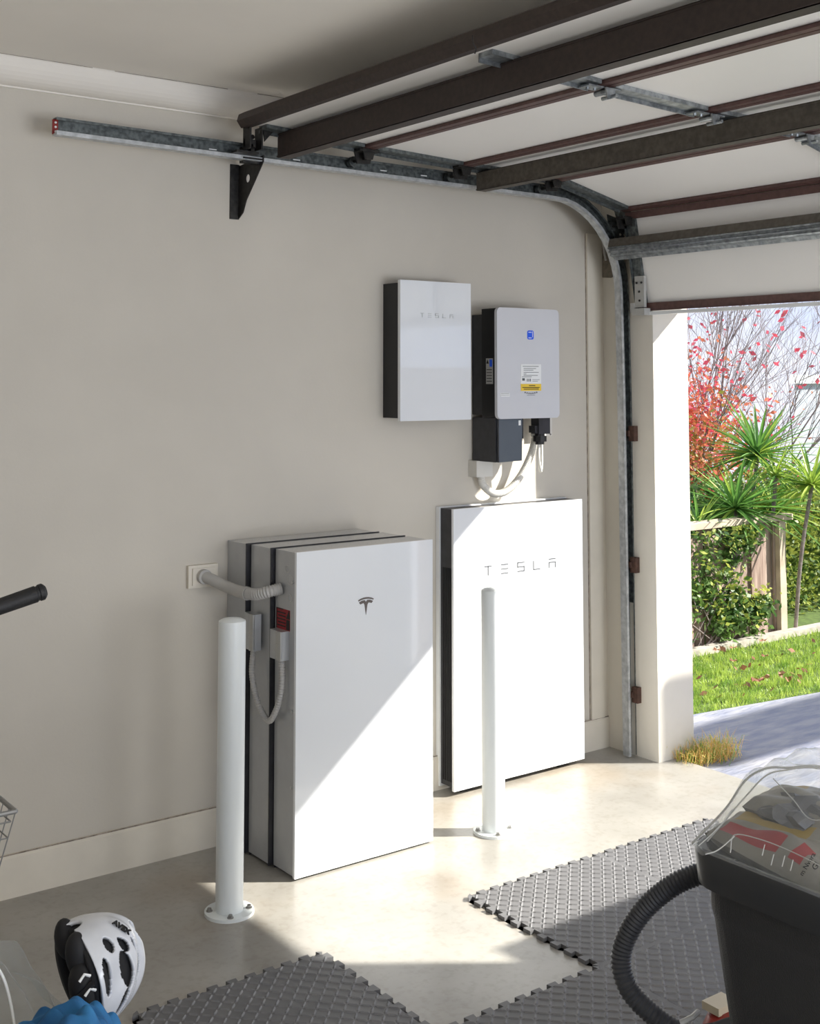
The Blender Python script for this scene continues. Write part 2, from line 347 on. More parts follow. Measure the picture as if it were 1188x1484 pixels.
# ================================================================== SECTIONAL DOOR
DP = [(4.104, 1.972), (4.023, 2.417), (3.58, 2.517), (3.08, 2.522), (2.603, 2.539), (2.120, 2.563)]   # underside profile (X,Z)
Y0, Y1 = 1.30, 3.80
door = thing('door_1', 'raised white sectional overhead garage door with dark brown rails', None, (3.3, 2.55, 2.45), kind='structure')
def off(p, q, t):     # outward normal (up/outside)
    dx, dz = q[0]-p[0], q[1]-p[1]; L = math.hypot(dx, dz); return (-dz/L*t, dx/L*t) if dx < 0 and False else (dz/L*t*1, -dx/L*t)
for i in range(5):
    p, q = DP[i], DP[i+1]; dx, dz = q[0]-p[0], q[1]-p[1]; L = math.hypot(dx, dz); u = (dx/L, dz/L); nrm = (u[1], -u[0])
    if nrm[1] < 0: nrm = (-nrm[0], -nrm[1])
    if i == 0: nrm = (abs(u[1]), abs(u[0]))
    a = (p[0]+u[0]*.004+nrm[0]*.014, p[1]+u[1]*.004+nrm[1]*.014); b = (q[0]-u[0]*.004+nrm[0]*.014, q[1]-u[1]*.004+nrm[1]*.014)
    bm = nb(); prism(bm, [(a[0], Y0, a[1]), (b[0], Y0, b[1]), (b[0]+nrm[0]*.02, Y0, b[1]+nrm[1]*.02), (a[0]+nrm[0]*.02, Y0, a[1]+nrm[1]*.02)], (0, Y1-Y0, 0))
    sec = fin('door_panel', bm, SKIN, door)
    for (c, s, wd) in ((p, 1, .021), (q, -1, .021)):
        if i == 0 and s == 1: wd = .034
        if i == 0 and s == -1: wd = .03
        if i == 1 and s == 1: wd = .03
        if i == 4 and s == -1: continue
        o0 = (c[0]+u[0]*s*.002, c[1]+u[1]*s*.002); o1 = (c[0]+u[0]*s*wd, c[1]+u[1]*s*wd)
        bm = nb(); prism(bm, [(o0[0], Y0, o0[1]), (o1[0], Y0, o1[1]), (o1[0]+nrm[0]*.014, Y0, o1[1]+nrm[1]*.014), (o0[0]+nrm[0]*.014, Y0, o0[1]+nrm[1]*.014)], (0, Y1-Y0, 0))
        # small groove lip
        e = .004
        prism(bm, [(o1[0], Y0, o1[1]), (o1[0]+u[0]*s*e, Y0, o1[1]+u[1]*s*e), (o1[0]+u[0]*s*e+nrm[0]*.01, Y0, o1[1]+u[1]*s*e+nrm[1]*.01), (o1[0]+nrm[0]*.01, Y0, o1[1]+nrm[1]*.01)], (0, Y1-Y0, 0))
        fin('rail', bm, RAILM, sec, bev=.0012)
    # end stile and centre stile
    for (ya, yb, hh) in ((Y1-.052, Y1+.004, .012), (2.515, 2.575, .014)):
        s0 = .0 if i else 0; A = (p[0]+u[0]*.03, p[1]+u[1]*.03); B = (q[0]-u[0]*.03, q[1]-u[1]*.03)
        bm = nb(); prism(bm, [(A[0]-nrm[0]*0, ya, A[1]), (B[0], ya, B[1]), (B[0]+nrm[0]*.014, ya, B[1]+nrm[1]*.014), (A[0]+nrm[0]*.014, ya, A[1]+nrm[1]*.014)], (0, yb-ya, 0))
        # side flange (dark return)
        prism(bm, [(A[0]-nrm[0]*.012, yb-.004, A[1]-nrm[1]*.012), (B[0]-nrm[0]*.012, yb-.004, B[1]-nrm[1]*.012), (B[0]+nrm[0]*.014, yb-.004, B[1]+nrm[1]*.014), (A[0]+nrm[0]*.014, yb-.004, A[1]+nrm[1]*.014)], (0, .004, 0))
        fin('stile', bm, GALV if ya < 3 else GALVD, sec, bev=.001)
# bottom weather strip
fin('weather_seal', bx(4.094, 4.118, Y0, Y1, 1.956, 1.970), PWHITE, door)
# top rail : dark hexagonal end rail
bm = nb(); x, z = 2.098, 2.590
prism(bm, [(x+.022, Y0, z-.022), (x+.030, Y0, z+.026), (x, Y0, z+.034), (x-.022, Y0, z+.022), (x-.030, Y0, z-.002), (x-.012, Y0, z-.026)], (0, Y1-Y0+.02, 0)); fin('top_rail', bm, RAILB, door, bev=.002)
# struts
def strut(x, zt, zb, m, y1, lip=.02):
    bm = nb(); box(bm, x, x+.003, Y0, y1, zb, zt); box(bm, x, x+lip, Y0, y1, zb, zb+.003); box(bm, x, x+lip, Y0, y1, zt-.003, zt)
    box(bm, x+lip, x+lip+.0025, Y0, y1, zb, zb+.014); box(bm, x-.004, x, Y0, y1, zb+.002, zb+.006); box(bm, x-.003, x, Y0, y1, zt-.007, zt-.003)
    return fin('strut', bm, m, door)
strut(2.228, 2.559, 2.470, RAILB, 3.805, .045)
strut(3.168, 2.513, 2.437, STRUTB, 3.81, .045)
# galvanised hat strut across the lowest section
bm = nb(); P4 = [(4.055, 2.263), (3.980, 2.262), (3.976, 2.255), (3.988, 2.252), (3.988, 2.247), (3.982, 2.243), (3.984, 2.238), (3.996, 2.236), (3.996, 2.231), (3.992, 2.228), (3.996, 2.222), (4.014, 2.219), (4.022, 2.205), (4.058, 2.215)]
prism(bm, [(a, Y0, b) for a, b in P4], (0, 3.865-Y0, 0)); fin('strut', bm, GALV, door, label='galvanised ribbed strut across the lowest section')
bm = nb(); prism(bm, [(4.055, Y0, 2.305), (3.990, Y0, 2.300), (3.980, Y0, 2.2635), (4.055, Y0, 2.2635)], (0, 3.865-Y0, 0)); fin('strut_upper_face', bm, STRUTB, door)
# end bracket at the foot
bm = nb(); box(bm, 4.070, 4.086, 3.735, 3.79, 1.99, 2.13); box(bm, 4.06, 4.10, 3.725, 3.80, 1.955, 1.985); box(bm, 4.066, 4.09, 3.79, 3.815, 1.965, 2.01)
fin('bottom_bracket', bm, STRIP, door, bev=.003)
bm = nb()
for (y, z) in ((3.748, 2.10), (3.776, 2.10), (3.762, 2.06), (3.76, 2.02)): cyl(bm, (4.066, y, z), (4.072, y, z), .005, 8)
islands('screw', bm, BLK, door)
# hinges at centre stile and end roller hinges
def hinge(x, z, y, s=1):
    bm = nb(); box(bm, x-.075, x-.012, y-.022, y+.022, z-.006, z-.001); box(bm, x+.010, x+.060, y-.022, y+.022, z-.006, z-.001)
    cyl(bm, (x, y-.026, z-.014), (x, y+.026, z-.014), .009, 10)
    prism(bm, [(x-.014, y-.030, z-.004), (x+.030, y-.030, z-.004), (x+.014, y-.030, z-.034), (x-.004, y-.030, z-.040)], (0, .005, 0))
    cyl(bm, (x+.012, y-.05, z-.03), (x+.012, y+.01, z-.03), .006, 8)
    for dx in (-.06, -.03, .03, .05): cyl(bm, (x+dx, y, z-.012), (x+dx, y, z-.005), .005, 6)
    return fin('hinge', bm, GALV, door)
hinge(3.58, 2.515, 2.545); hinge(3.08, 2.52, 2.545); hinge(2.603, 2.537, 2.545); hinge(4.02, 2.41, 2.545)
def rollerhinge(x, z, y=3.80):
    bm = nb(); box(bm, x-.045, x+.045, y-.04, y+.006, z-.012, z-.004)
    prism(bm, [(x-.045, y+.0, z), (x+.045, y+.0, z), (x+.03, y+.0, z-.05), (x-.03, y+.0, z-.055)], (0, .006, 0))
    prism(bm, [(x-.03, y-.035, z), (x+.03, y-.035, z), (x+.018, y-.035, z-.04), (x-.018, y-.035, z-.04)], (0, .005, 0))
    cyl(bm, (x, y-.03, z-.035), (x, y+.075, z-.035), .006, 8)
    box(bm, x-.022, x-.008, y+.006, y+.02, z-.045, z-.02)
    h = fin('roller_hinge', bm, DKST, door)
    bm = nb(); cyl(bm, (x, y+.066, z-.035), (x, y+.088, z-.035), .021, 16); fin('roller', bm, GALVD, h, smooth=True)
for x, z in ((4.016, 2.395), (3.58, 2.525), (3.08, 2.528), (2.603, 2.54)): rollerhinge(x, z)
# hanger bracket under the top rail
bm = nb(); box(bm, 2.105, 2.112, 3.79, 3.84, 2.49, 2.575); box(bm, 2.15, 2.156, 3.785, 3.835, 2.49, 2.57); box(bm, 2.105, 2.156, 3.825, 3.835, 2.50, 2.53)
prism(bm, [(2.16, 3.79, 2.565), (2.205, 3.79, 2.565), (2.165, 3.79, 2.52)], (0, .005, 0)); cyl(bm, (2.13, 3.80, 2.505), (2.13, 3.90, 2.505), .006, 8); box(bm, 2.07, 2.16, 3.82, 3.86, 2.478, 2.486)
fin('top_bracket', bm, DKST, door, bev=.001)
bm = nb(); tube(bm, spl([(2.0, 2.42, 2.565), (1.998, 2.415, 2.545), (2.005, 2.412, 2.53), (2.0, 2.41, 2.515)]), .0018, 5); fin('cable_end', bm, BLK, door)

# ------------------------------------------------------------------ door track
trk = thing('door_track', 'galvanised overhead door track curving down the nib beside the opening', 'door track', (3.0, 3.88, 0))
path = [(1.43, 2.50), (2.4, 2.491), (3.2, 2.486), (3.62, 2.484)]
for i in range(1, 11):
    a = i/10*PI/2; path.append((3.66+.43*math.sin(a), 2.055+.43*math.cos(a)))
path += [(4.098, 1.6), (4.102, 1.0), (4.108, 0.004)]
def ribbon(bm, path, o0, o1, y0, y1):   # slab following path, offset o0..o1 along its normal
    n = len(path); A = []
    for i, p in enumerate(path):
        a = path[max(i-1, 0)]; b = path[min(i+1, n-1)]; dx, dz = b[0]-a[0], b[1]-a[1]; L = math.hypot(dx, dz); nx, nz = dz/L, -dx/L   # below / towards room
        nx, nz = -(-nx), nz
        A.append([bm.verts.new((p[0]+nx*o, y, p[1]+nz*o)) for (o, y) in ((o0, y0), (o1, y0), (o1, y1), (o0, y1))])
    for a, b in zip(A, A[1:]):
        for k in range(4): bm.faces.new((a[k], a[(k+1) % 4], b[(k+1) % 4], b[k]))
    bm.faces.new(A[0]); bm.faces.new(A[-1][::-1])
# normal (dz,-dx): going +X => (0,-1) => below; going down => (-1,0) => towards room
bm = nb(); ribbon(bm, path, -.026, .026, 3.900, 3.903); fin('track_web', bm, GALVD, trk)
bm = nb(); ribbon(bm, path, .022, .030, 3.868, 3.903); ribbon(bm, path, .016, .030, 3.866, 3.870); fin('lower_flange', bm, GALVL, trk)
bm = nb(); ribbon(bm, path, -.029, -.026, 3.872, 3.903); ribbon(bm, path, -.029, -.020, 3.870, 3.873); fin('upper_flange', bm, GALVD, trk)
bm = nb(); box(bm, 1.426, 1.445, 3.895, 3.9, 2.475, 2.525); fin('red_end_mark', bm, RED, trk, label='red painted track end')
bm = nb()
for x in (1.436,):
    for z in (2.485, 2.50, 2.515): cyl(bm, (x, 3.893, z), (x, 3.896, z), .004, 8)
for x in (2.0, 2.35, 2.75, 2.95, 3.3): box(bm, x, x+.03, 3.897, 3.9, 2.489, 2.493)
islands('slot', bm, WST, trk)
# gusset bracket to the wall
bm = nb(); pts = [(2.2, 4.045, 2.47), (2.2, 3.86, 2.485), (2.2, 3.86, 2.462), (2.2, 3.93, 2.39), (2.2, 3.985, 2.335), (2.2, 4.01, 2.29), (2.2, 4.045, 2.27)]
hole = [(2.2, 3.975+.016*math.cos(k*PI/6), 2.415+.016*math.sin(k*PI/6)) for k in range(12)]
o = [bm.verts.new(p) for p in pts]; h = [bm.verts.new(p) for p in hole]
eo = [bm.edges.new((o[i], o[(i+1) % len(o)])) for i in range(len(o))]; eh = [bm.edges.new((h[i], h[(i+1) % 12])) for i in range(12)]
bmesh.ops.triangle_fill(bm, edges=eo+eh, use_beauty=True)
r = bmesh.ops.extrude_face_region(bm, geom=bm.faces[:]); bmesh.ops.translate(bm, verts=[v for v in r['geom'] if isinstance(v, bmesh.types.BMVert)], vec=(.004, 0, 0))
box(bm, 2.166, 2.204, 4.044, 4.05, 2.268, 2.475); box(bm, 2.12, 2.204, 3.862, 3.9, 2.466, 2.472)
for z in (2.30, 2.36, 2.42): box(bm, 2.205, 2.2065, 4.02, 4.026, z, z+.03)
gb = fin('gusset_bracket', bm, DKST, trk)
bm = nb(); box(bm, 2.13, 2.20, 3.885, 3.91, 2.455, 2.475); cyl(bm, (2.16, 3.88, 2.50), (2.16, 3.86, 2.50), .012, 8); cyl(bm, (2.15, 3.89, 2.545), (2.15, 3.85, 2.545), .009, 8); islands('clamp', bm, DKST, trk)
# clips that hold the vertical track to the nib
for z in (1.425, .84, .27):
    bm = nb(); box(bm, 4.105, 4.131, 3.838, 3.872, z-.034, z+.034); box(bm, 4.095, 4.112, 3.862, 3.90, z-.012, z+.012); fin('track_clip', bm, RUST, trk, bev=.002)
# flag bracket and loose strap at the curve
bm = nb(); prism(bm, [(4.128, 3.86, 2.30), (4.128, 3.93, 2.36), (4.128, 3.96, 2.45), (4.128, 3.86, 2.47)], (-.006, 0, 0))
prism(bm, [(4.05, 3.905, 2.16), (4.125, 3.905, 2.12), (4.125, 3.905, 2.40), (4.02, 3.905, 2.42)], (0, .004, 0)); fin('flag_bracket', bm, GALVD, trk)
bm = nb(); tube(bm, spl([(4.11, 3.99, 2.37), (4.09, 4.0, 2.33), (4.10, 4.005, 2.27), (4.09, 3.985, 2.22)]), .006, 6); tube(bm, spl([(4.10, 3.90, 2.33), (4.11, 3.94, 2.36), (4.10, 3.97, 2.33)]), .005, 6)
fin('loose_strap', bm, CONDU, trk)

# ================================================================== BATTERIES
def battery_unit(x0, y0, label, front, grp='stacked battery units', dw=.582):
    x1 = x0+dw; d = .146; zt = 1.083
    t = thing('battery_unit', label, 'battery', ((x0+x1)/2, y0+d/2, 0), grp)
    bm = bx(x0+.003, x1-.003, y0+(.010 if front else .004), y0+d-.002, .012, zt-.003); fin('casing', bm, BODY, t, bev=.008, seg=2)
    bm = bx(x0+.008, x1-.008, y0+d-.002, y0+d+.001, .0, zt-.006); fin('back_frame', bm, DARK, t, bev=.002)
    bm = bx(x0, x1, y0, y0+(.012 if front else .005), .008, zt); fin('front_panel' if front else 'front_frame', bm, GWHITE if front else DARK, t, bev=.005, seg=3)
    bm = nb()
    for xx in (x0+.06, x1-.10): box(bm, xx, xx+.04, y0+.03, y0+.09, 0, .014)
    islands('foot', bm, BLK, t)
    return t
b1 = battery_unit(2.195, 3.60, 'front white glass battery of the stack of three, with a dark T emblem', True)
b2 = battery_unit(2.183, 3.752, 'middle battery of the stack of three, sandwiched between two others', False)
b3 = battery_unit(2.170, 3.904, 'rear battery of the stack of three, standing against the wall', False)
# T emblem
bm = nb(); cx, cz = 2.480, .876
def shape(pts): prism(bm, [(cx+a, 3.5985, cz+b) for a, b in pts], (0, .0012, 0))
shape([(-.0330, .021), (-.0315, .0165), (-.0240, .0195), (-.012, .0220), (0, .0228), (.012, .0220), (.0240, .0195), (.0315, .0165), (.0330, .021), (.022, .0256), (.010, .0280), (0, .0285), (-.010, .0280), (-.022, .0256)])
shape([(-.0300, .0128), (-.024, .0060), (-.0105, .0095), (-.0060, .0025), (0, -.0330), (.0060, .0025), (.0105, .0095), (.024, .0060), (.0300, .0128), (.018, .0180), (.006, .0190), (0, .0125), (-.006, .0190), (-.018, .0180)])
fin('emblem', bm, TLOGO, b1, label='dark T shaped emblem')
bm = nb()
for z in (.98, .55, .30): cyl(bm, (2.192, 3.625, z), (2.200, 3.625, z), .005, 8)
for (y, z, r) in ((3.665, 1.02, .012), (3.645, .985, .017), (3.645, .925, .012)):
    tube(bm, [(2.199-.001, y+r*math.cos(k*PI/8), z+r*math.sin(k*PI/8)) for k in range(17)], .0014, 5)
islands('knockout', bm, STRIP, b1)
# warning sticker
bm = bx(2.1975, 2.199, 3.645, 3.735, .812, .882); st = fin('warning_sticker', bm, REDP, b1, label='red warning sticker with black print')
bm = nb()
for k in range(5): box(bm, 2.196, 2.1975, 3.675, 3.728-(.006 if k % 2 else 0), .822+k*.011, .826+k*.011)
prism(bm, [(2.196, 3.645, .852), (2.196, 3.670, .852), (2.196, 3.650, .882)], (.0015, 0, 0)); box(bm, 2.196, 2.1975, 3.647, 3.668, .815, .848)
box(bm, 2.196, 2.1975, 3.732, 3.735, .812, .882); box(bm, 2.196, 2.1975, 3.69, 3.735, .879, .882)
fin('black_print', bm, INK, st)
# side junction covers and the looping cable
bm = bx(2.168, 2.199, 3.652, 3.728, .715, .812); c1 = fin('junction_cover', bm, BODY, b1, bev=.007, seg=2)
bm = nb(); box(bm, 2.164, 2.169, 3.652, 3.683, .72, .812); box(bm, 2.163, 2.168, 3.650, 3.68, .716, .721); box(bm, 2.163, 2.168, 3.650, 3.68, .768, .771); fin('cover_edge', bm, STRIP, c1)
bm = bx(2.145, 2.174, 3.800, 3.870, .725, .850); c2 = fin('junction_cover', bm, BODY, b2, bev=.007, seg=2)
bm = nb(); box(bm, 2.141, 2.147, 3.800, 3.825, .73, .85); box(bm, 2.140, 2.146, 3.798, 3.826, .725, .730); box(bm, 2.140, 2.146, 3.798, 3.826, .770, .773); fin('cover_edge', bm, STRIP, c2)
bm = nb(); corr(bm, spl([(2.158, 3.825, .728), (2.152, 3.822, .64), (2.158, 3.79, .55), (2.168, 3.735, .500), (2.172, 3.69, .545), (2.180, 3.668, .62), (2.182, 3.672, .718)]), .011, .009, .0018, 10)
fin('linking_conduit', bm, CONDU, thing('flexible_conduit', 'grey flexible conduit looping in a U between the stacked batteries', 'conduit', (2.16, 3.75, .5)), smooth=True)
# wall plate and bent conduit
wp = thing('wall_plate', 'beige cable entry plate on the wall left of the stacked batteries', 'wall plate', (2.06, 4.04, .92))
fin('plate', bx(2.008, 2.125, 4.032, 4.05, .922, 1.002), TRIM, wp, bev=.004, seg=2)
fin('raised_centre', bx(2.022, 2.111, 4.026, 4.033, .932, .992), TRIM, wp, bev=.003)
bm = nb(); cyl(bm, (2.062, 4.028, .962), (2.062, 4.006, .962), .026, 20); fin('gland', bm, CONDU, wp, bev=.003)
wc = thing('bent_conduit', 'grey conduit bending from the wall plate to the side of the battery stack', 'conduit', (2.1, 3.85, .93))
p = spl([(2.062, 4.020, .962), (2.075, 3.985, .955), (2.098, 3.93, .938), (2.112, 3.86, .928), (2.120, 3.80, .926)]); bm = nb(); tube(bm, p, .0205, 14); tube(bm, p[-4:], .0235, 14); fin('rigid_pipe', bm, CONDU, wc, smooth=True)
p = spl([(2.120, 3.80, .926), (2.130, 3.75, .930), (2.155, 3.712, .942), (2.196, 3.700, .950)]); bm = nb(); corr(bm, p, .021, .009, .003, 14); fin('corrugated_elbow', bm, CONDU, wc, smooth=True)

# lone battery
lb = thing('battery_cabinet', 'wide white battery with TESLA lettering and charcoal sides, standing near the garage opening', 'battery', (3.5, 3.97, 0))
YF = 3.93
fin('side_housing', bx(3.147, 3.858, YF+.012, YF+.095, .030, 1.138), DARK, lb, bev=.006, seg=2)
fin('back_plate', bx(3.140, 3.862, YF+.095, 4.048, .018, 1.143), PWHITE, lb, bev=.012, seg=3)
fin('front_panel', bx(3.139, 3.867, YF, YF+.013, .020, 1.141), GWHITE, lb, bev=.006, seg=3)
bm = nb()
for k in range(5): box(bm, 3.144, 3.148, YF+.028+k*.012, YF+.031+k*.012, .05, .9)
islands('cooling_groove', bm, BLK, lb)
bm = nb(); box(bm, 3.2, 3.26, YF+.03, YF+.1, 0, .04); box(bm, 3.74, 3.80, YF+.03, YF+.1, 0, .04); islands('foot', bm, BLK, lb)
def bars(bm, y, ox, oz, s, items, t):
    for (a, b, c, d) in items: box(bm, ox+a*s-t/2, ox+c*s+t/2, y, y+.0012, oz+b*s-t/2, oz+d*s+t/2)
LET = dict(T=[(0, 1, 1, 1), (.5, 0, .5, 1)], E=[(0, 0, 1, 0), (0, .5, 1, .5), (0, 1, 1, 1)], S=[(0, 1, 1, 1), (0, .5, 0, 1), (0, .5, 1, .5), (1, 0, 1, .5), (0, 0, 1, 0)],
           L=[(0, 0, 0, 1), (0, 0, 1, 0)], A=[(0, 1, 1, 1), (0, .6, 1, .6), (0, 0, 0, .6), (1, 0, 1, .6)])
def word(parent, y, x0, x1, z, s, t, m):
    n = 5; st = (x1-x0-s)/(n-1)
    for k, c in enumerate('TESLA'):
        bm = nb(); bars(bm, y, x0+k*st, z, s, LET[c], t); fin('letter', bm, m, parent)
word(lb, YF-.0012, 3.304, 3.702, .860, .036, .0038, LINK)

# gateway cabinet
gw = thing('gateway_cabinet', 'white glass fronted wall cabinet with faint lettering and black sides', 'wall cabinet', (3.05, 3.98, 1.5))
fin('body', bx(2.872, 3.205, 3.935, 4.05, 1.515, 2.056), BLK, gw, bev=.008, seg=2)
fin('front_panel', bx(2.863, 3.226, 3.92, 3.936, 1.504, 2.066), GWHITE, gw, bev=.003, seg=2)
word(gw, 3.9185, 2.965, 3.130, 1.920, .015, .0022, LINKF)

# inverter
iv = thing('inverter', 'silver grey solar inverter with blue badge and black body on the wall', 'inverter', (3.49, 3.95, 1.5))
fin('chassis', bx(3.322, 3.660, 3.872, 3.965, 1.510, 1.966), BLK, iv, bev=.010, seg=2)
fin('rear_heatsink', bx(3.336, 3.650, 3.965, 4.045, 1.520, 1.944), DARK, iv, bev=.004)
bm = nb()   # front cover with rounded corners
def rrect(x0, x1, z0, z1, r, y, n=6):
    P = []
    for (cx_, cz_, a0) in ((x1-r, z1-r, 0), (x0+r, z1-r, 90), (x0+r, z0+r, 180), (x1-r, z0+r, 270)):
        for k in range(n+1):
            a = math.radians(a0+90*k/n); P.append((cx_+r*math.cos(a), y, cz_+r*math.sin(a)))
    return P
prism(bm, rrect(3.315, 3.667, 1.505, 1.969, .020, 3.858), (0, .016, 0)); fin('front_cover', bm, SILV, iv, bev=.003, seg=2, smooth=True)
bm = nb(); prism(bm, rrect(3.483, 3.519, 1.838, 1.876, .008, 3.8565), (0, .0015, 0)); bd = fin('badge', bm, BLUE, iv, label='blue rounded badge with white strokes')
bm = nb(); yb = 3.8555
for (a, b, c, d) in ((3.489, 1.867, 3.506, 1.870), (3.489, 1.843, 3.506, 1.846), (3.5105, 1.848, 3.513, 1.872)): box(bm, a, c, yb, yb+.001, b, d)
fin('badge_strokes', bm, WST, bd)
s1 = fin('instruction_sticker', bx(3.445, 3.560, 3.8565, 3.858, 1.651, 1.733), WST, iv)
s2 = fin('warning_sticker', bx(3.445, 3.560, 3.8565, 3.858, 1.621, 1.650), YELS, iv, label='yellow sticker with black print')
bm = nb()
for (a, b, z) in ((3.455, 3.545, 1.724), (3.46, 3.53, 1.715), (3.46, 3.515, 1.708), (3.46, 3.545, 1.699), (3.46, 3.475, 1.692), (3.46, 3.54, 1.686), (3.45, 3.505, 1.680)): box(bm, a, b, 3.8557, 3.8565, z-.001, z+.001)
for x in (3.478, 3.487, 3.496): box(bm, x, x+.004, 3.8557, 3.8565, 1.660, 1.672)
box(bm, 3.452, 3.466, 3.8557, 3.8565, 1.664, 1.674); box(bm, 3.51, 3.55, 3.8557, 3.8565, 1.667, 1.6685); box(bm, 3.51, 3.54, 3.8557, 3.8565, 1.660, 1.6615)
islands('printed_line', bm, LINK, s1)
bm = nb()
for (a, b, z) in ((3.49, 3.525, 1.643), (3.452, 3.55, 1.635), (3.46, 3.545, 1.628)): box(bm, a, b, 3.8557, 3.8565, z-.0015, z+.0015)
islands('printed_line', bm, INK, s2)
bm = nb()
for k in range(7): a = .2+k*.13; box(bm, 3.466+k*.011, 3.472+k*.011, 3.8572, 3.858, 1.611-.004*math.sin(k/6*PI), 1.617-.004*math.sin(k/6*PI))
box(bm, 3.48, 3.525, 3.8572, 3.858, 1.602, 1.6035); fin('stamped_mark', bm, LINK, iv)
s3 = fin('barcode_sticker', bx(3.332, 3.382, 3.8565, 3.858, 1.598, 1.613), WST, iv)
bm = nb()
for z in (1.611, 1.604): box(bm, 3.335, 3.379, 3.8557, 3.8565, z-.0012, z)
islands('printed_line', bm, LINK, s3)
s4 = fin('rating_sticker', bx(3.3195, 3.3215, 3.892, 3.935, 1.650, 1.757), STRIP, iv, label='grey rating sticker on the black side')
bm = nb(); prism(bm, [(3.3185, 3.932, 1.735), (3.3185, 3.917, 1.735), (3.3185, 3.9245, 1.752)], (.001, 0, 0))
for k in range(5): box(bm, 3.3185, 3.3195, 3.897, 3.930, 1.66+k*.012, 1.663+k*.012)
fin('printed_lines', bm, INK, s4)
fin('blue_symbol', bx(3.3185, 3.3195, 3.895, 3.911, 1.722, 1.752), BLUE, s4)
bm = nb(); prism(bm, [(3.340, 3.882, 1.508), (3.474, 3.882, 1.508), (3.470, 3.882, 1.328), (3.345, 3.882, 1.325)], (0, .16, 0)); wb = fin('wiring_cover', bm, SLATE, iv, bev=.005, seg=2)
bm = nb(); box(bm, 3.333, 3.341, 3.892, 4.04, 1.325, 1.508); box(bm, 3.337, 3.342, 3.880, 3.884, 1.325, 1.508); fin('wiring_cover_side', bm, DARK, iv, bev=.002)
bm = nb(); box(bm, 3.474, 3.486, 3.89, 3.93, 1.42, 1.505); cyl(bm, (3.470, 3.92, 1.39), (3.490, 3.92, 1.39), .014, 12); cyl(bm, (3.470, 3.92, 1.44), (3.488, 3.92, 1.44), .012, 12); fin('cable_gland', bm, BLK, iv)
fin('green_tab', bx(3.452, 3.464, 3.8805, 3.8825, 1.476, 1.497), WST, iv)
bm = nb(); box(bm, 3.585, 3.650, 3.90, 3.95, 1.435, 1.512); box(bm, 3.572, 3.60, 3.91, 3.95, 1.44, 1.47); fin('connector_block', bm, DARK, iv, bev=.006, seg=2)
bm = nb(); cyl(bm, (3.612, 3.925, 1.436), (3.612, 3.925, 1.418), .022, 12); cyl(bm, (3.612, 3.925, 1.426), (3.612, 3.925, 1.402), .030, 10); cyl(bm, (3.612, 3.925, 1.402), (3.612, 3.925, 1.390), .020, 12); fin('connector_nut', bm, BLK, iv)
cb = thing('white_cable', 'white cable hanging in a narrow loop from the round black connector', 'cable', (3.62, 3.93, 1.28))
bm = nb(); tube(bm, spl([(3.606, 3.925, 1.395), (3.608, 3.928, 1.33), (3.622, 3.935, 1.285), (3.636, 3.945, 1.275), (3.646, 3.95, 1.32), (3.648, 3.955, 1.42), (3.645, 3.955, 1.51)]), .0065, 8); fin('cable', bm, CONDW, cb, smooth=True)
jb = thing('junction_box', 'small white junction box on the wall behind the inverter, right edge', 'junction box', (3.73, 4.04, 1.42))
fin('box', bx(3.672, 3.776, 4.022, 4.05, 1.418, 1.520), CONDW, jb, bev=.003)
bm = nb(); cyl(bm, (3.715, 4.024, 1.425), (3.715, 4.019, 1.425), .004, 8); box(bm, 3.70, 3.755, 4.019, 4.022, 1.470, 1.474); cyl(bm, (3.765, 4.024, 1.425), (3.765, 4.019, 1.425), .004, 8); islands('screw', bm, BOLT, jb)
tb = thing('cable_box', 'white cable box under the inverter wiring cover', 'junction box', (3.36, 4.02, 1.25))
fin('box', bx(3.316, 3.405, 3.995, 4.05, 1.258, 1.326), CONDW, tb, bev=.005, seg=2)
cc = thing('white_conduit_loop', 'cream flexible conduit curving from the cable box up to the inverter', 'conduit', (3.5, 4.0, 1.19))
bm = nb(); corr(bm, spl([(3.352, 4.012, 1.262), (3.365, 4.01, 1.222), (3.415, 4.005, 1.186), (3.48, 4.0, 1.190), (3.545, 3.995, 1.235), (3.60, 3.99, 1.31), (3.635, 3.985, 1.395), (3.650, 3.985, 1.51)]), .0165, .007, .0014, 12); fin('corrugated_pipe', bm, CONDW, cc, smooth=True)

# ================================================================== BOLLARDS
def bollard(x, y, r, h, label):
    t = thing('bollard', label, 'bollard', (x, y, 0), 'white bollards')
    bm = nb(); tube(bm, [(x, y, 0), (x, y, h-.016), (x, y, h-.010), (x, y, h-.004), (x, y, h)], [r, r, r*.985, r*.72, r*.1], 40); fin('post', bm, BOLL, t, smooth=True)
    bm = nb(); tube(bm, [(x, y, 0), (x, y, .010)], r*1.78, 48); fin('base_plate', bm, BOLL, t, bev=.002)
    for k in range(4):
        a = PI/4+k*PI/2+.35; bm = nb(); X, Y = x+r*1.42*math.cos(a), y+r*1.42*math.sin(a)
        cyl(bm, (X, Y, .010), (X, Y, .013), .010, 12); cyl(bm, (X, Y, .013), (X, Y, .020), .0065, 6); fin('bolt', bm, BOLT, t)
bollard(1.908, 3.520, .0435, .912, 'white steel bollard in front of the stack of three batteries')
bollard(3.020, 3.548, .0425, .893, 'white steel bollard in front of the battery with TESLA lettering')

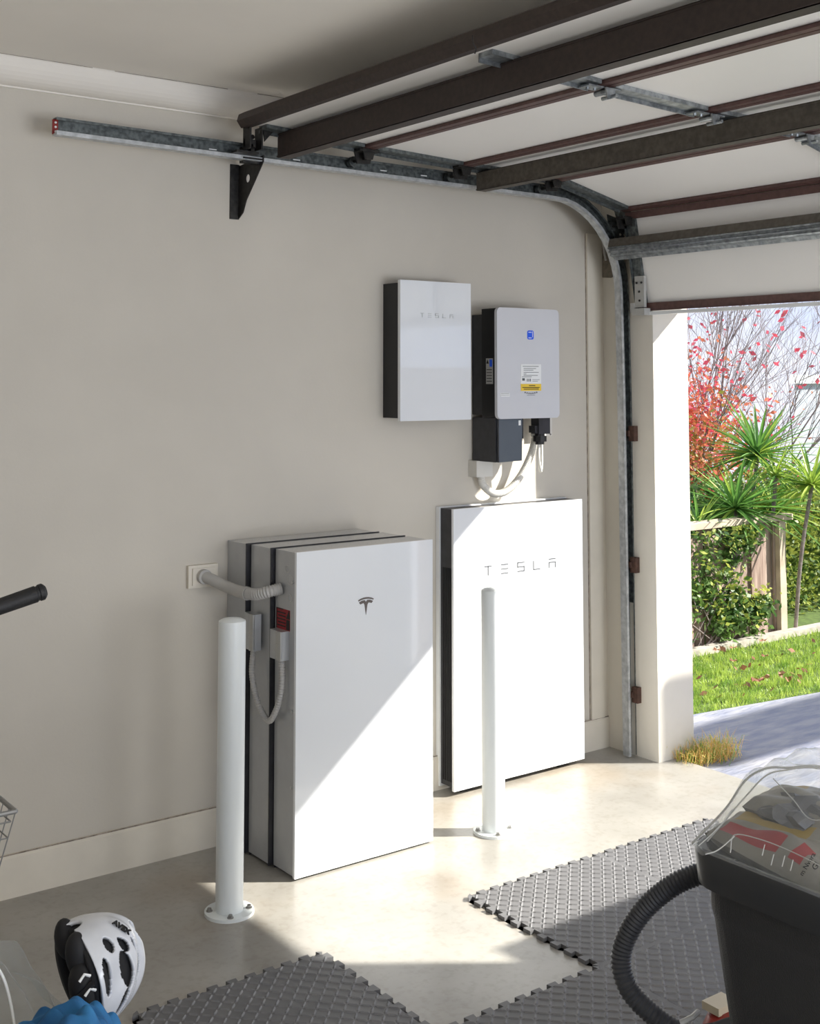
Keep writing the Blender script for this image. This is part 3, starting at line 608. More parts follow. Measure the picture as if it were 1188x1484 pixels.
# ================================================================== FOAM MATS
T = .586; YT = 3.15; XT = 2.570; AM = .0095; HM = .012
def edge(p, q, amp=True):
    p = Vector(p); q = Vector(q); d = (q-p); L = d.length; d.normalize(); nrm = Vector((d.y, -d.x)); out = []
    flip = (d.x+d.y) < 0; N = 10; per = L/N
    if flip: nrm = -nrm
    seq = ((.25-.17, -1), (.25+.19-.25+.0, -1))
    for k in range(N):
        for (t, a) in ((-.02, 1), (.46, 1), (.54-.10, -1), (1.04, -1)) if False else ((.04, 1), (.00, 1), (.50, 1), (.46, -1), (1.0, -1)):
            pass
        b = k*per
        for (t, a) in ((.02, -1), (-.04, 1), (.54, 1), (.48, -1)):
            tt = b+t*per+per*.25 if not flip else None
            if flip:
                continue
            out.append(p+d*tt+nrm*a*AM)
    if flip:
        o2 = edge(q, p); return o2[::-1]
    return [v for v in out if 0 < (v-p).dot(d) < L]
def mat_tile(x0, y0, label, dims=T):
    x1, y1 = x0+dims, y0+dims
    t = thing('foam_mat', label, 'floor mat', ((x0+x1)/2, (y0+y1)/2, 0), 'grey interlocking foam mats')
    poly = []
    for a, b in (((x0, y0), (x1, y0)), ((x1, y0), (x1, y1)), ((x1, y1), (x0, y1)), ((x0, y1), (x0, y0))): poly += [a]+edge(a, b)
    c = Vector(((x0+x1)/2, (y0+y1)/2)); bm = nb()
    prism(bm, [((v[0]-c.x)*.9985+c.x, (v[1]-c.y)*.9985+c.y, .0005) for v in poly], (0, 0, HM-.0005))
    bmesh.ops.triangulate(bm, faces=[f for f in bm.faces if len(f.verts) > 4]); fin('tile', bm, MATF, t)
    vs = []; fs = []; P = .026; n = int((dims-.012)/P); s = .7071; mg = (dims-n*P)/2
    for i in range(n):
        for j in range(n):
            cx_, cy_ = x0+mg+(i+.5)*P, y0+mg+(j+.5)*P
            if (i+j) % 2: ux, uy = s, s
            else: ux, uy = s, -s
            a, b, h = .0160, .0040, .0034; k = len(vs)
            for (l, w_, z) in ((-1, 0, 0), (-.55, -1, 0), (.55, -1, 0), (1, 0, 0), (.55, 1, 0), (-.55, 1, 0), (-.6, 0, 1), (.6, 0, 1)):
                vs.append((cx_+ux*l*a-uy*w_*b, cy_+uy*l*a+ux*w_*b, HM+z*h))
            fs += [(k, k+1, k+6), (k+1, k+2, k+7, k+6), (k+2, k+3, k+7), (k+3, k+4, k+7), (k+4, k+5, k+6, k+7), (k+5, k, k+6)]
    fastmesh('tread', vs, fs, MATB, t)
mat_tile(XT, YT-T, 'grey foam mat in the upper row, its left edge teeth open to the concrete')
mat_tile(XT+T, YT-T, 'grey foam mat in the upper row, farthest right, reaching toward the driveway')
mat_tile(XT-T, YT-2*T, 'grey foam mat at the bottom edge of the photo, between the left and right groups')
mat_tile(XT, YT-2*T, 'grey foam mat under the vacuum hose, joined below the upper row')
mat_tile(XT+T, YT-2*T, 'grey foam mat right of the hose, mostly hidden behind the bin')
mat_tile(1.988-T, 3.105-T, 'grey foam mat lying alone at lower left in front of the batteries')

# ================================================================== BIN, BAG, VACUUM
BX, BY, BZ = 1.982, 1.741, .722
def rr2(x0, x1, y0, y1, r, z, n=7):
    P = []
    for (a, b, a0) in ((x1-r, y1-r, 0), (x0+r, y1-r, 90), (x0+r, y0+r, 180), (x1-r, y0+r, 270)):
        for k in range(n+1):
            t = math.radians(a0+90*k/n); P.append(Vector((a+r*math.cos(t), b+r*math.sin(t), z)))
    return P
def loft(bm, rings, close_top=False, close_bot=True):
    L = [[bm.verts.new(p) for p in r] for r in rings]; n = len(L[0])
    for a, b in zip(L, L[1:]):
        for k in range(n): bm.faces.new((a[k], a[(k+1) % n], b[(k+1) % n], b[k]))
    if close_bot: bm.faces.new(L[0][::-1])
    if close_top: bm.faces.new(L[-1])
bn = thing('bin', 'black grained plastic tub with clear bag liner, right foreground', 'bin', (BX+.19, BY-.28, 0))
bm = nb(); D, Wd = .56, .38
def ring(t, z, r=.085): return rr2(BX+t, BX+Wd-t, BY-D+t, BY-t, r, z)
loft(bm, [ring(.085, .0), ring(.075, .02), ring(.022, .58), ring(.018, .60), ring(.018, BZ-.06), ring(.024, BZ-.06), ring(.10, .03)]); fin('tub', bm, BIN, bn, smooth=True)
bm = nb(); loft(bm, [ring(.012, BZ-.075), ring(.0, BZ-.07), ring(-.004, BZ-.010), ring(.0, BZ), ring(.012, BZ), ring(.016, BZ-.01), ring(.016, BZ-.07), ring(.012, BZ-.075)], False, False); fin('rim', bm, BINR, bn, smooth=True)
bm = nb(); tube(bm, [(BX+.035, BY-.30+.028*math.cos(k*PI/12), .555+.028*math.sin(k*PI/12)) for k in range(25)], .005, 6); fin('round_mark', bm, BLK, bn, label='raised ring mark')
# clear bag billowing over the tub
def blob(bm, c, a, b, h, nu=28, nv=12, amp=.02, seed=0, zpow=1.0, sq=2.6):
    rr = random.Random(seed); ph = [(rr.uniform(0, 6), rr.uniform(2, 6), rr.uniform(0, 6), rr.uniform(3, 9)) for _ in range(5)]
    L = []
    for j in range(nv+1):
        v = j/nv; row = []
        for i in range(nu):
            u = 2*PI*i/nu; e = 2/sq
            cs, sn = math.copysign(abs(math.cos(u))**e, math.cos(u)), math.copysign(abs(math.sin(u))**e, math.sin(u))
            rad = math.cos(v*PI/2)**.7 if v < 1 else 0.001
            w_ = sum(math.sin(p0+f0*u*1.0)*math.cos(p1+f1*v) for p0, f0, p1, f1 in ((q[0], round(q[1]), q[2], q[3]) for q in ph))/5
            rad *= 1+amp*8*w_*v
            row.append(bm.verts.new((c[0]+a*cs*rad, c[1]+b*sn*rad, c[2]+h*math.sin(v*PI/2)**zpow*(1+amp*4*w_)+amp*.3*w_)))
        L.append(row)
    for p, q in zip(L, L[1:]):
        for k in range(nu): bm.faces.new((p[k], p[(k+1) % nu], q[(k+1) % nu], q[k]))
    bm.faces.new(L[-1])
bag = thing('clear_bag', 'clear plastic bag billowing up out of the black tub', 'plastic bag', (BX+.19, BY-.28, BZ))
bm = nb()
# asymmetric sheet: low at the far left corner, rising to a rounded peak to the right
def bagpt(s, t):    # s along Y (0 near, 1 far corner), t across X
    x = BX+.012+t*(Wd-.024); y = BY-D+.012+s*(D-.024)
    q = max(0, min(1, t/.36)); q = math.sin(q*PI/2)**1.15; e2 = max(0, min(1, (1-t)/.2)); e2 = math.sin(e2*PI/2)**.7
    g = max(0, min(1, (1-s)/.20)); g = math.sin(g*PI/2)**.9; g2 = max(0, min(1, s/.15)); g2 = math.sin(g2*PI/2)**.7
    hh = q*e2*g*g2
    z = BZ-.002+(.172-.03*(1-s))*hh
    z += .007*math.sin(19*s+5*t)*hh+.005*math.sin(31*t-9*s)*hh
    x += .006*math.sin(25*s+8*t)*hh
    return (x, y, z)
N1, N2 = 40, 30; G = [[bm.verts.new(bagpt(i/N1, j/N2)) for j in range(N2+1)] for i in range(N1+1)]
for i in range(N1):
    for j in range(N2): bm.faces.new((G[i][j], G[i+1][j], G[i+1][j+1], G[i][j+1]))
fin('bag_film', bm, CLEAR, bag, smooth='open')
bm = nb(); tube(bm, spl([bagpt(.995, .02+.0*k) if k == 0 else bagpt(.97-.47*k/8, .10+.62*k/8) for k in range(9)], 6), .0022, 6)
tube(bm, spl([Vector(bagpt(.93-.43*k/8, .04+.58*k/8))+Vector((0, 0, .002)) for k in range(9)], 6), .0016, 6)
fin('bag_seam', bm, STRIP, bag, smooth=True)
# collar folded over the rim
bm = nb(); cr_ = []
for (t, z) in ((.014, BZ-.045), (.006, BZ-.004), (-.003, BZ+.004), (-.006, BZ-.004)):
    r_ = ring(t, z); cr_.append([Vector((p.x, p.y, p.z+.006*math.sin(i*1.7)+.004*math.sin(i*.9+1))) for i, p in enumerate(r_)])
loft(bm, cr_, False, False); fin('folded_collar', bm, CLEARB, bag, smooth='open')
# packets inside the bag
def pillow(name, c, a, b, h, rot, mats, fn, seed, label, tilt=(0, 0), pw=.35):
    bm = nb(); rr = random.Random(seed); ph = [rr.uniform(0, 6) for _ in range(6)]; N, M_ = 26, 18
    Mx = Matrix.Translation(c) @ Matrix.Rotation(rot, 4, 'Z') @ Matrix.Rotation(tilt[0], 4, 'X') @ Matrix.Rotation(tilt[1], 4, 'Y')
    for side in (1, -1):
        g = []
        for i in range(N+1):
            row = []
            for j in range(M_+1):
                u, v = i/N*2-1, j/M_*2-1; k = (max(0, 1-u*u)*max(0, 1-v*v))**pw
                z = side*h*k*(1+.12*math.sin(5*u+ph[0])+.12*math.sin(7*v+4*u+ph[1])+.07*math.sin(13*v-9*u+ph[2]))
                row.append(bm.verts.new(Mx @ Vector((a*u*(1-.03*v*v), b*v*(1-.04*u*u), z))))
            g.append(row)
        for i in range(N):
            for j in range(M_):
                f = bm.faces.new((g[i][j], g[i+1][j], g[i+1][j+1], g[i][j+1])); f.material_index = fn((i+.5)/N, (j+.5)/M_, side)
    bmesh.ops.remove_doubles(bm, verts=bm.verts, dist=.0004)
    return fin(name, bm, mats, None, smooth=True, label=label, cat='packet', org=c)
def pat1(u, v, s):
    if s < 0: return 0
    if .79 < v < .93 and .52 < u < .93: return 1
    if .74 < v < .95 and .40 < u < .47: return 1
    if .46 < v < .72 and .50 < u < .92: return 2
    return 0
pillow('packet', (BX+.155, BY-.205, BZ-.005), .185, .115, .050, PI/2, [PACK, REDP, YEL], pat1, 3, 'grey film packet printed with red bars and ochre patches in the clear bag', (.0, -.12))
def pat2(u, v, s): return 1 if .30 < u < .42 and v > .2 and s > 0 else (1 if u > .86 and v < .35 else 0)
pillow('packet', (BX+.265, BY-.225, BZ+.035), .20, .105, .048, PI/2+.10, [PACK, YEL], pat2, 5, 'upper grey film packet with one ochre stripe, behind the red barred one', (.10, -.05))
bm = nb(); bmesh.ops.create_icosphere(bm, subdivisions=3, radius=1)
fc = at(1168, 1184, 2.58)
for v in bm.verts:
    n_ = v.co.copy(); k = 1+.22*math.sin(7*n_.x+3*n_.y+1)+.18*math.sin(9*n_.y-5*n_.z)+.10*math.sin(17*n_.z+11*n_.x)
    v.co = fc+RT*(n_.x*.075*k)+FW*(n_.y*.07*k)+UP*(n_.z*.034*k)
fin('crumpled_film', bm, GREYF, None, label='crumpled dark grey film heaped on top of the packets', cat='plastic film')
# highlights of the bag folds over the packets, drawn as pale tubes
bm = nb()
for P_ in (((1058, 1236, 2.40), (1064, 1210, 2.41), (1100, 1216, 2.38), (1142, 1232, 2.34), (1200, 1260, 2.27)), ((1064, 1212, 2.41), (1040, 1232, 2.40), (1022, 1238, 2.39)),
           ((1120, 1128, 2.52), (1150, 1160, 2.48), (1172, 1186, 2.44), (1200, 1188, 2.42)), ((1012, 1226, 2.50), (1040, 1200, 2.52), (1062, 1172, 2.54))):
    tube(bm, spl([at(*p) for p in P_], 5), .0011, 5, True)
for (x, y) in ((1108, 1224), (1121, 1238), (1137, 1240), (1149, 1246)): tube(bm, [at(x, y, 2.36), at(x-4, y+16, 2.35)], .0010, 5)
islands('fold_highlight', bm, STRIP, bag, smooth=True)
tx = at(1176, 1243, 2.37)-at(1160, 1270, 2.37); ty = at(1152, 1264, 2.37)-at(1160, 1270, 2.37)
text('printed_word', 'm Nvora', INK, bag, .013, at(1163, 1270, 2.37), tx, ty-tx*(ty.dot(tx)/tx.dot(tx)), .0003)
text('printed_word', 'GI', INK, bag, .015, at(1182, 1262, 2.36), tx, ty-tx*(ty.dot(tx)/tx.dot(tx)), .0003)

vac = thing('vacuum_cleaner', 'red vacuum cleaner with a grey ribbed hose looping onto the mat beside the black tub', 'vacuum cleaner', (2.48, 1.86, 0))
VX0, VX1, VY0, VY1 = 2.325, 2.62, 1.72, 2.01
bm = nb(); loft(bm, [rr2(VX0+t, VX1-t, VY0+t, VY1-t, .05, z) for (z, t) in ((.03, .02), (.05, .0), (.15, .0), (.178, .010), (.188, .03))], True); fin('red_body', bm, RED, vac, smooth=True)
bm = nb(); loft(bm, [rr2(VX0+.15+t, VX1-.03-t, VY0+.02+t, VY1-.08-t, .05, z) for (z, t) in ((.17, .0), (.190, .01), (.20, .04))], True); fin('dark_lid', bm, BLK, vac, smooth=True)
bm = nb(); box(bm, VX0+.02, VX0+.09, VY1-.06, VY1-.01, .186, .204); fin('cream_latch', bm, CREAM, vac, bev=.008, seg=2)
bm = nb()
for (x, y) in ((VX0+.04, VY0+.05), (VX1-.04, VY0+.05), (VX0+.04, VY1-.05), (VX1-.04, VY1-.05)): cyl(bm, (x-.015, y, .03), (x+.015, y, .03), .03, 14)
islands('wheel', bm, BLK, vac)
hp = spl([at(1024, 1262, 2.66), at(975, 1283, 2.68), at(928, 1324, 2.70), at(901, 1378, 2.70), at(908, 1428, 2.68), at(945, 1470, 2.66), at(992, 1500, 2.66), at(1030, 1500, 2.76), at(1060, 1490, 2.86)], 14)
bm = nb(); corr(bm, hp, .0225, .0085, .0030, 18); fin('ribbed_hose', bm, HOSE, vac, smooth=True)
bm = nb(); q = hp[-30]; tube(bm, [q+Vector((-.01, .0, .024)), q+Vector((.02, -.01, .032)), q+Vector((.05, -.0, .03))], .006, 8); fin('hose_highlight', bm, STRIP, vac, smooth=True)  # pale tube drawn for a white highlight beside the hose

# ================================================================== LEFT FOREGROUND
sb = thing('storage_box', 'grey brown storage box with a pale edge strip under the helmet', 'box', (.78, 2.07, 0))
fin('body', bx(.42, 1.092, 1.80, 2.343, 0, .372), BOXM, sb, bev=.006)
fin('edge_strip', bx(1.078, 1.100, 1.80, 2.348, .355, .384), STRIP, sb, bev=.003)
hel = thing('bicycle_helmet', 'white vented cycling helmet with black liner lying on its side', 'helmet', (.944, 2.314, .41))
hc = Vector((.958, 2.302, .552)); K = (RT*.72+FW*.63+UP*.20).normalized(); Lx = (UP*.97-RT*.18-FW*.12); Lx = (Lx-K*Lx.dot(K)).normalized(); S = K.cross(Lx).normalized()
if S.dot(FW) > 0: S = -S     # S points to the camera
def hpnt(th, ph, k=1.0, a=.094, b=.090, h=.125, rid=True):
    r = 1.0
    if rid: r += .045*math.cos((ph+.45*(th-1.5))*9)*math.sin(th)**1.5+.012*math.cos(th*6)
    tail = 1+.10*max(0, -math.cos(th))
    return hc-K*.03+Lx*(a*math.cos(th)*k*tail)+(S*(b*math.cos(ph))+K*(h*math.sin(ph)))*math.sin(th)**.75*r*k
NT, NP = 170, 190
VENTS = [(.86, .40, .20, .085), (1.06, .66, .18, .060), (1.40, .14, .40, .055), (1.52, .52, .38, .085), (1.30, .84, .25, .050), (2.02, .66, .36, .055), (2.14, .34, .32, .055), (2.52, .5, .18, .09), (1.65, .98, .32, .05), (1.3, 1.45, .3, .10), (1.9, 1.55, .34, .09), (1.3, 2.2, .3, .10), (2.1, 2.15, .3, .09)]
def invent(th, ph):
    for (t0, p0_, a, b) in VENTS:
        dt = th-t0; dp = ph-p0_+dt*(.05 if t0 < 1.6 else .42)
        if (dt/a)**2+(dp/(b*1.35))**2 < 1: return True
    return False
bm = nb(); G = [[bm.verts.new(hpnt(.10+(PI-.2)*i/NT, PI*j/NP)) for j in range(NP+1)] for i in range(NT+1)]
for i in range(NT):
    for j in range(NP):
        if not invent(.10+(PI-.2)*(i+.5)/NT, PI*(j+.5)/NP): bm.faces.new((G[i][j], G[i+1][j], G[i+1][j+1], G[i][j+1]))
bmesh.ops.delete(bm, geom=[v for v in bm.verts if not v.link_faces], context='VERTS')
hs = fin('shell', bm, HELW, hel, smooth='open'); sm = hs.modifiers.new('thick', 'SOLIDIFY'); sm.thickness = .007; sm.offset = -1
bm = nb(); G = [[bm.verts.new(hpnt(.05+(PI-.1)*i/30, -.08+(PI+.16)*j/30, .90, rid=False)) for j in range(31)] for i in range(31)]
for i in range(30):
    for j in range(30): bm.faces.new((G[i][j], G[i+1][j], G[i+1][j+1], G[i][j+1]))
hl = fin('liner', bm, HELB, hel, smooth='open'); sm = hl.modifiers.new('thick', 'SOLIDIFY'); sm.thickness = .016; sm.offset = -1
# padding lobes that stand proud of the opening
for k, (a, b, c, s) in enumerate(((.05, .03, -.035, .045), (.0, .05, -.045, .05), (-.055, .035, -.03, .045), (.06, -.03, -.03, .04), (0, 0, .02, .06))):
    bm = nb(); bmesh.ops.create_icosphere(bm, subdivisions=3, radius=s)
    for v in bm.verts: v.co = hc+Lx*(a+v.co.z*1.0)+S*(b+v.co.x*.6)+K*(c+v.co.y*.55)
    fin('pad', bm, HELB, hel, smooth=True)
bm = nb(); tube(bm, spl([hc-K*.04+S*.085+Lx*.02, hc-K*.10+S*.05-Lx*.03, hc-K*.12+S*.03-Lx*.09, hc-K*.05+S*.08-Lx*.11]), .006, 6); tube(bm, spl([hc-K*.04+S*.085-Lx*.05, hc-K*.11+S*.06-Lx*.07, hc-K*.13+S*.03-Lx*.10]), .006, 6)
fin('strap', bm, HELB, hel, smooth=True)
bm = nb(); 
for (a, c) in ((.035, -.065), (.005, -.06), (-.045, -.055)):
    p_ = hc+Lx*a+K*c+S*.085; tube(bm, [p_, p_+K*.012+Lx*.008, p_+K*.022], .0028, 5)
islands('buckle', bm, WST, hel)
q0 = hpnt(.62, .86, 1.02); qx = (hpnt(.95, .80, 1.02)-q0).normalized(); qy = (hpnt(.62, .99, 1.02)-q0)
qn = (q0-hc).normalized()
if qx.cross(qy).dot(qn) < 0: qy = -qy
qy = (qy-qx*qy.dot(qx)).normalized()
text('helmet_lettering', 'AVEX', INK, hel, .015, q0+qx.cross(qy)*.004, qx, qy, .0012, .0008)

def hz(x, dep, z): p = RT*((x-594)/1771*dep)+FW*dep; return Vector((p.x, p.y, z))
def sheet(name, c, ax, ay, az, nu, nv, fn, m, label, cat, thick=0):
    bm = nb(); G = [[bm.verts.new(Vector(c)+ax*(2*i/nu-1)+ay*(2*j/nv-1)+az*fn(2*i/nu-1, 2*j/nv-1)) for j in range(nv+1)] for i in range(nu+1)]
    for i in range(nu):
        for j in range(nv): bm.faces.new((G[i][j], G[i+1][j], G[i+1][j+1], G[i][j+1]))
    o = fin(name, bm, m, None, smooth='open', label=label, cat=cat)
    if thick: s_ = o.modifiers.new('thick', 'SOLIDIFY'); s_.thickness = thick
    return o
def crum(u, v): return (max(0, 1-u**4)*max(0, 1-v**4))**.45*(.170+.030*u+.010*math.sin(5*u+3*v)+.008*math.sin(9*v-5*u)+.005*math.sin(17*u+9*v+1)+.004*math.sin(27*v+13*u))
sheet('blue_cloth', hz(98, 2.24, .374), RT*.125, FW*.085, UP, 90, 60, crum, CLOTH, 'crumpled blue cloth bunched under the helmet', 'cloth', .003)
def crum2(u, v): return (max(0, 1-u*u)*max(0, 1-v*v))**.6*(.17+.03*math.sin(4*u+2)+.02*u+.022*math.sin(9*v+4*u)+.004*math.sin(13*u-7*v))
sheet('clear_film_bag', hz(30, 2.44, .374), RT*.125, FW*.06, UP, 90, 50, crum2, CLEARB, 'loose clear plastic bag left of the cycling helmet', 'plastic bag')
bm = nb(); tube(bm, spl([at(-6, 1398, 2.36), at(6, 1420, 2.36), at(15, 1452, 2.35), at(22, 1492, 2.33)]), .0028, 6); tube(bm, [at(22, 1492, 2.33), at(23, 1500, 2.33)], .0028, 6)
fin('bag_tie', bm, WST, None, smooth=True, label='thin white cord over the clear bag at lower left', cat='cord')
bm = nb(); bmesh.ops.create_uvsphere(bm, u_segments=24, v_segments=14, radius=1)
for v in bm.verts: v.co = hz(-12, 2.24, .425)+RT*v.co.x*.055+FW*v.co.y*.05+UP*(v.co.z*.052+.003*math.sin(40*v.co.x))
pu = fin('leather_pouch', bm, BRN, None, smooth=True, label='brown leather pouch at the lower left corner', cat='pouch')
bm = nb(); box(bm, .60, .78, 2.42, 2.44, .44, .56, ); 
bm.free()
# bicycle at the left edge
bk = thing('bicycle', 'bicycle whose black handlebar grip pokes in from the left edge', 'bicycle', (.5, 2.6, 0))
g0 = at(66, 856, 2.60); g1 = at(-14, 884, 2.54); 
bm = nb(); dd = (g1-g0); tube(bm, [g0+dd*.0, g0+dd*.015, g0+dd*.05, g0+dd*.12, g0+dd*.13, g0+dd*.17, g0+dd*.18, g1], [.006, .014, .0175, .0175, .0155, .0155, .0175, .0165], 20); gr = fin('handlebar_grip', bm, RUB, bk, smooth=True)
bm = nb(); tube(bm, [g0+dd*-.004, g0+dd*.012], .011, 14); fin('end_plug', bm, BLK, gr)
g2 = Vector((.50, 2.56, 1.13)); bm = nb(); tube(bm, spl([g1, g1.lerp(g2, .6)+Vector((0, 0, .0)), g2]), .011, 12); tube(bm, spl([g2, (.35, 2.50, 1.16), (.12, 2.45, 1.17)]), .011, 12); fin('handlebar', bm, DKST, bk, smooth=True)
bm = nb(); tube(bm, [g2, (.50, 2.58, .78)], .015, 12); tube(bm, [(.50, 2.58, .80), (.46, 2.60, .68), (.46, 2.68, .33)], .012, 10); tube(bm, [(.50, 2.58, .80), (.54, 2.60, .68), (.54, 2.68, .33)], .012, 10); fin('fork', bm, DKST, bk, smooth=True)
bm = nb(); tube(bm, [(.50, 2.68+.31*math.cos(k*PI/20), .33+.31*math.sin(k*PI/20)) for k in range(41)], .02, 10); fin('wheel_tyre', bm, RUB, bk, smooth=True)
bm = nb()
for k in range(14): a = k*2*PI/14; cyl(bm, (.50, 2.68, .33), (.50, 2.68+.3*math.cos(a), .33+.3*math.sin(a)), .001, 4)
cyl(bm, (.45, 2.68, .33), (.55, 2.68, .33), .018, 12); fin('spokes', bm, GALV, bk)
bs = thing('wire_basket', 'white wire basket at the left edge, tapering toward its base', 'basket', (.78, 2.85, .40))
bx0, bx1, by0, by1, bt, bb = .62, .946, 2.72, 3.0, .727, .40
bm = nb(); tube(bm, [(bx1, by0, bt), (bx1, by1, bt), (bx0, by1, bt), (bx0, by0, bt), (bx1, by0, bt)], .0055, 8); tube(bm, [(bx1-.008, by0+.008, bt-.022), (bx1-.008, by1-.008, bt-.022), (bx0, by1-.008, bt-.022), (bx0, by0+.008, bt-.022), (bx1-.008, by0+.008, bt-.022)], .002, 6)
fin('rim', bm, WIRE, bs)
bm = nb()
def tp(x, y, t):
    k = 1-.30*t; cx_, cy_ = (bx0+bx1)/2-.03*t, (by0+by1)/2; return Vector((cx_+(x-(bx0+bx1)/2)*k, cy_+(y-cy_)*k, bt+(bb-bt)*t))
for i in range(9):
    x = bx0+(bx1-bx0)*i/8
    for y in (by0, by1): cyl(bm, tp(x, y, 0), tp(x, y, 1), .0016, 5)
for i in range(1, 7):
    y = by0+(by1-by0)*i/7
    for x in (bx0, bx1): cyl(bm, tp(x, y, 0), tp(x, y, 1), .0016, 5)
for t in (.17, .34, .51, .68, .85, 1):
    P = [tp(bx0, by0, t), tp(bx1, by0, t), tp(bx1, by1, t), tp(bx0, by1, t)]
    for a in range(4): cyl(bm, P[a], P[(a+1) % 4], .0016, 5)
for i in range(1, 8):
    x = bx0+(bx1-bx0)*i/8; cyl(bm, tp(x, by0, 1), tp(x, by1, 1), .0016, 5)
fin('wire_mesh', bm, WIRE, bs)
bm = nb(); tube(bm, [(.52, 2.62, .76), (.62, 2.75, .72)], .006, 8); tube(bm, [(.52, 2.62, .70), (.66, 2.78, .42)], .004, 8); fin('mounting_arm', bm, DKST, bs)

# ================================================================== OUTSIDE
fe = thing('fence', 'weathered timber paling fence with a pale capping rail beyond the lawn', 'fence', (5.8, 5.2, 0))
FY = 5.19; x = 4.6; k = 0
while x < 6.88:
    wd = rnd(.095, .112); z1 = .728+rnd(-.006, .006); yy = FY+(.018 if k % 2 else 0)+rnd(-.003, .003)
    fin('paling', bx(x, min(x+wd, 6.90), yy, yy+.014, -.02, z1), WOOD, fe, bev=.002); x += wd+(.004 if k % 3 else .016); k += 1
fin('capping_rail', bx(4.6, 7.03, FY-.05, FY+.06, .728, .766), WOODL, fe, bev=.004)
fin('end_post', bx(6.90, 6.965, FY-.035, FY+.045, -.02, .728), WOODL, fe, bev=.004)
fin('back_rail', bx(4.6, 6.9, FY+.034, FY+.07, .15, .22), WOOD, fe)
# lawn blades
vs = []; fs = []
for k in range(26000):
    x = rnd(4.4, 8.4); ylo = 4.29-(x-4.36)*.128; y = ylo+(5.06-ylo)*R.random(); h = rnd(.022, .060)*(.75+.45*math.sin(x*17+4*math.sin(y*13))*math.sin(y*23+x*5)); a = rnd(0, 2*PI); w_ = rnd(.002, .0035); lx, ly = rnd(-.02, .02), rnd(-.02, .02); n = len(vs)
    vs += [(x-w_*math.cos(a), y-w_*math.sin(a), -.026), (x+w_*math.cos(a), y+w_*math.sin(a), -.026), (x+lx, y+ly, -.026+h)]; fs.append((n, n+1, n+2))
fastmesh('lawn_grass', vs, fs, GRASS, None, label='bright green lawn grass between driveway and fence', cat='grass')
def leafcloud(n, fn, size, flat=0, fold=True):
    vs = []; fs = []
    for _ in range(n):
        p = Vector(fn()); d = Vector((rnd(-1, 1), rnd(-1, 1), rnd(-.9, .6))).normalized(); s = size*rnd(.6, 1.25)
        x, y = frame(d); a = rnd(0, 2*PI); y = x*math.cos(a)+y*math.sin(a); k = len(vs)
        vs += [p-d*s*.5, p+y*s*.28, p+d*s*.5, p-y*s*.28]; fs.append((k, k+1, k+2, k+3))
    return vs, fs
def inbox(x0, x1, y0, y1, z0, z1): return lambda: (rnd(x0, x1), rnd(y0, y1), rnd(z0, z1))
# climbing shrub over the fence
cl = thing('climbing_shrub', 'dark green leafy climber sprawling over the paling fence', 'shrub', (6.1, 5.14, 0))
spots = [(5.95, .52, .26, .19), (6.22, .50, .20, .20), (6.0, .30, .2, .13), (6.30, .30, .17, .15), (6.45, .60, .16, .12), (6.52, .66, .14, .08), (6.42, .22, .14, .12), (6.55, .12, .16, .10), (6.66, .20, .10, .07), (6.28, .12, .12, .09), (5.6, .4, .3, .3), (5.85, .15, .1, .1)]
def clpt():
    s = R.choice(spots); a = rnd(0, 2*PI); r = math.sqrt(R.random())*1.05
    return (s[0]+s[2]*r*math.cos(a), FY-.02-abs(R.gauss(0, .05)), max(.0, s[1]+s[3]*r*math.sin(a)))
fastmesh('foliage', *leafcloud(2600, clpt, .048), CLIMB, cl)
fastmesh('young_foliage', *leafcloud(420, lambda: (lambda q: (q[0], q[1]-.04, min(.72, q[2]+.07)))(clpt()), .045), CLIMBY, cl)
bm = nb()
for k in range(16):
    s = R.choice(spots); a = Vector((rnd(5.9, 6.5), FY-.03, 0)); tube(bm, spl([a, a.lerp(Vector((s[0], FY-.04, s[1])), .5)+Vector((rnd(-.06, .06), -.02, 0)), (s[0]+rnd(-.1, .1), FY-.05, s[1])], 4), .004, 5)
fin('stem', bm, BARK, cl)
# hedge right of the fence
hg = thing('hedge', 'yellow green hedge to the right of the fence end post', 'hedge', (7.6, 5.6, 0))
fastmesh('foliage', *leafcloud(6500, lambda: (rnd(7.0, 9.2), 5.42+abs(R.gauss(0, .22)), .86*R.random()**.8), .042), HEDGE, hg)
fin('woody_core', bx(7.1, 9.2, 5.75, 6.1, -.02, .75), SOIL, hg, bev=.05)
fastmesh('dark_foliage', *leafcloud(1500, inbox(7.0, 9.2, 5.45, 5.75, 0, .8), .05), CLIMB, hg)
# shrubbery behind the fence
sh = thing('garden_shrub', 'low dark green shrub mass behind the fence, under the spiky plants', 'shrub', (7.0, 6.0, 0))
fastmesh('foliage', *leafcloud(3800, lambda: (rnd(5.9, 9.4), rnd(5.7, 6.3), rnd(.2, .95)), .075), CLIMB, sh)
fin('woody_core', bx(5.9, 9.4, 5.95, 6.3, -.02, .72), SOIL, sh, bev=.08)
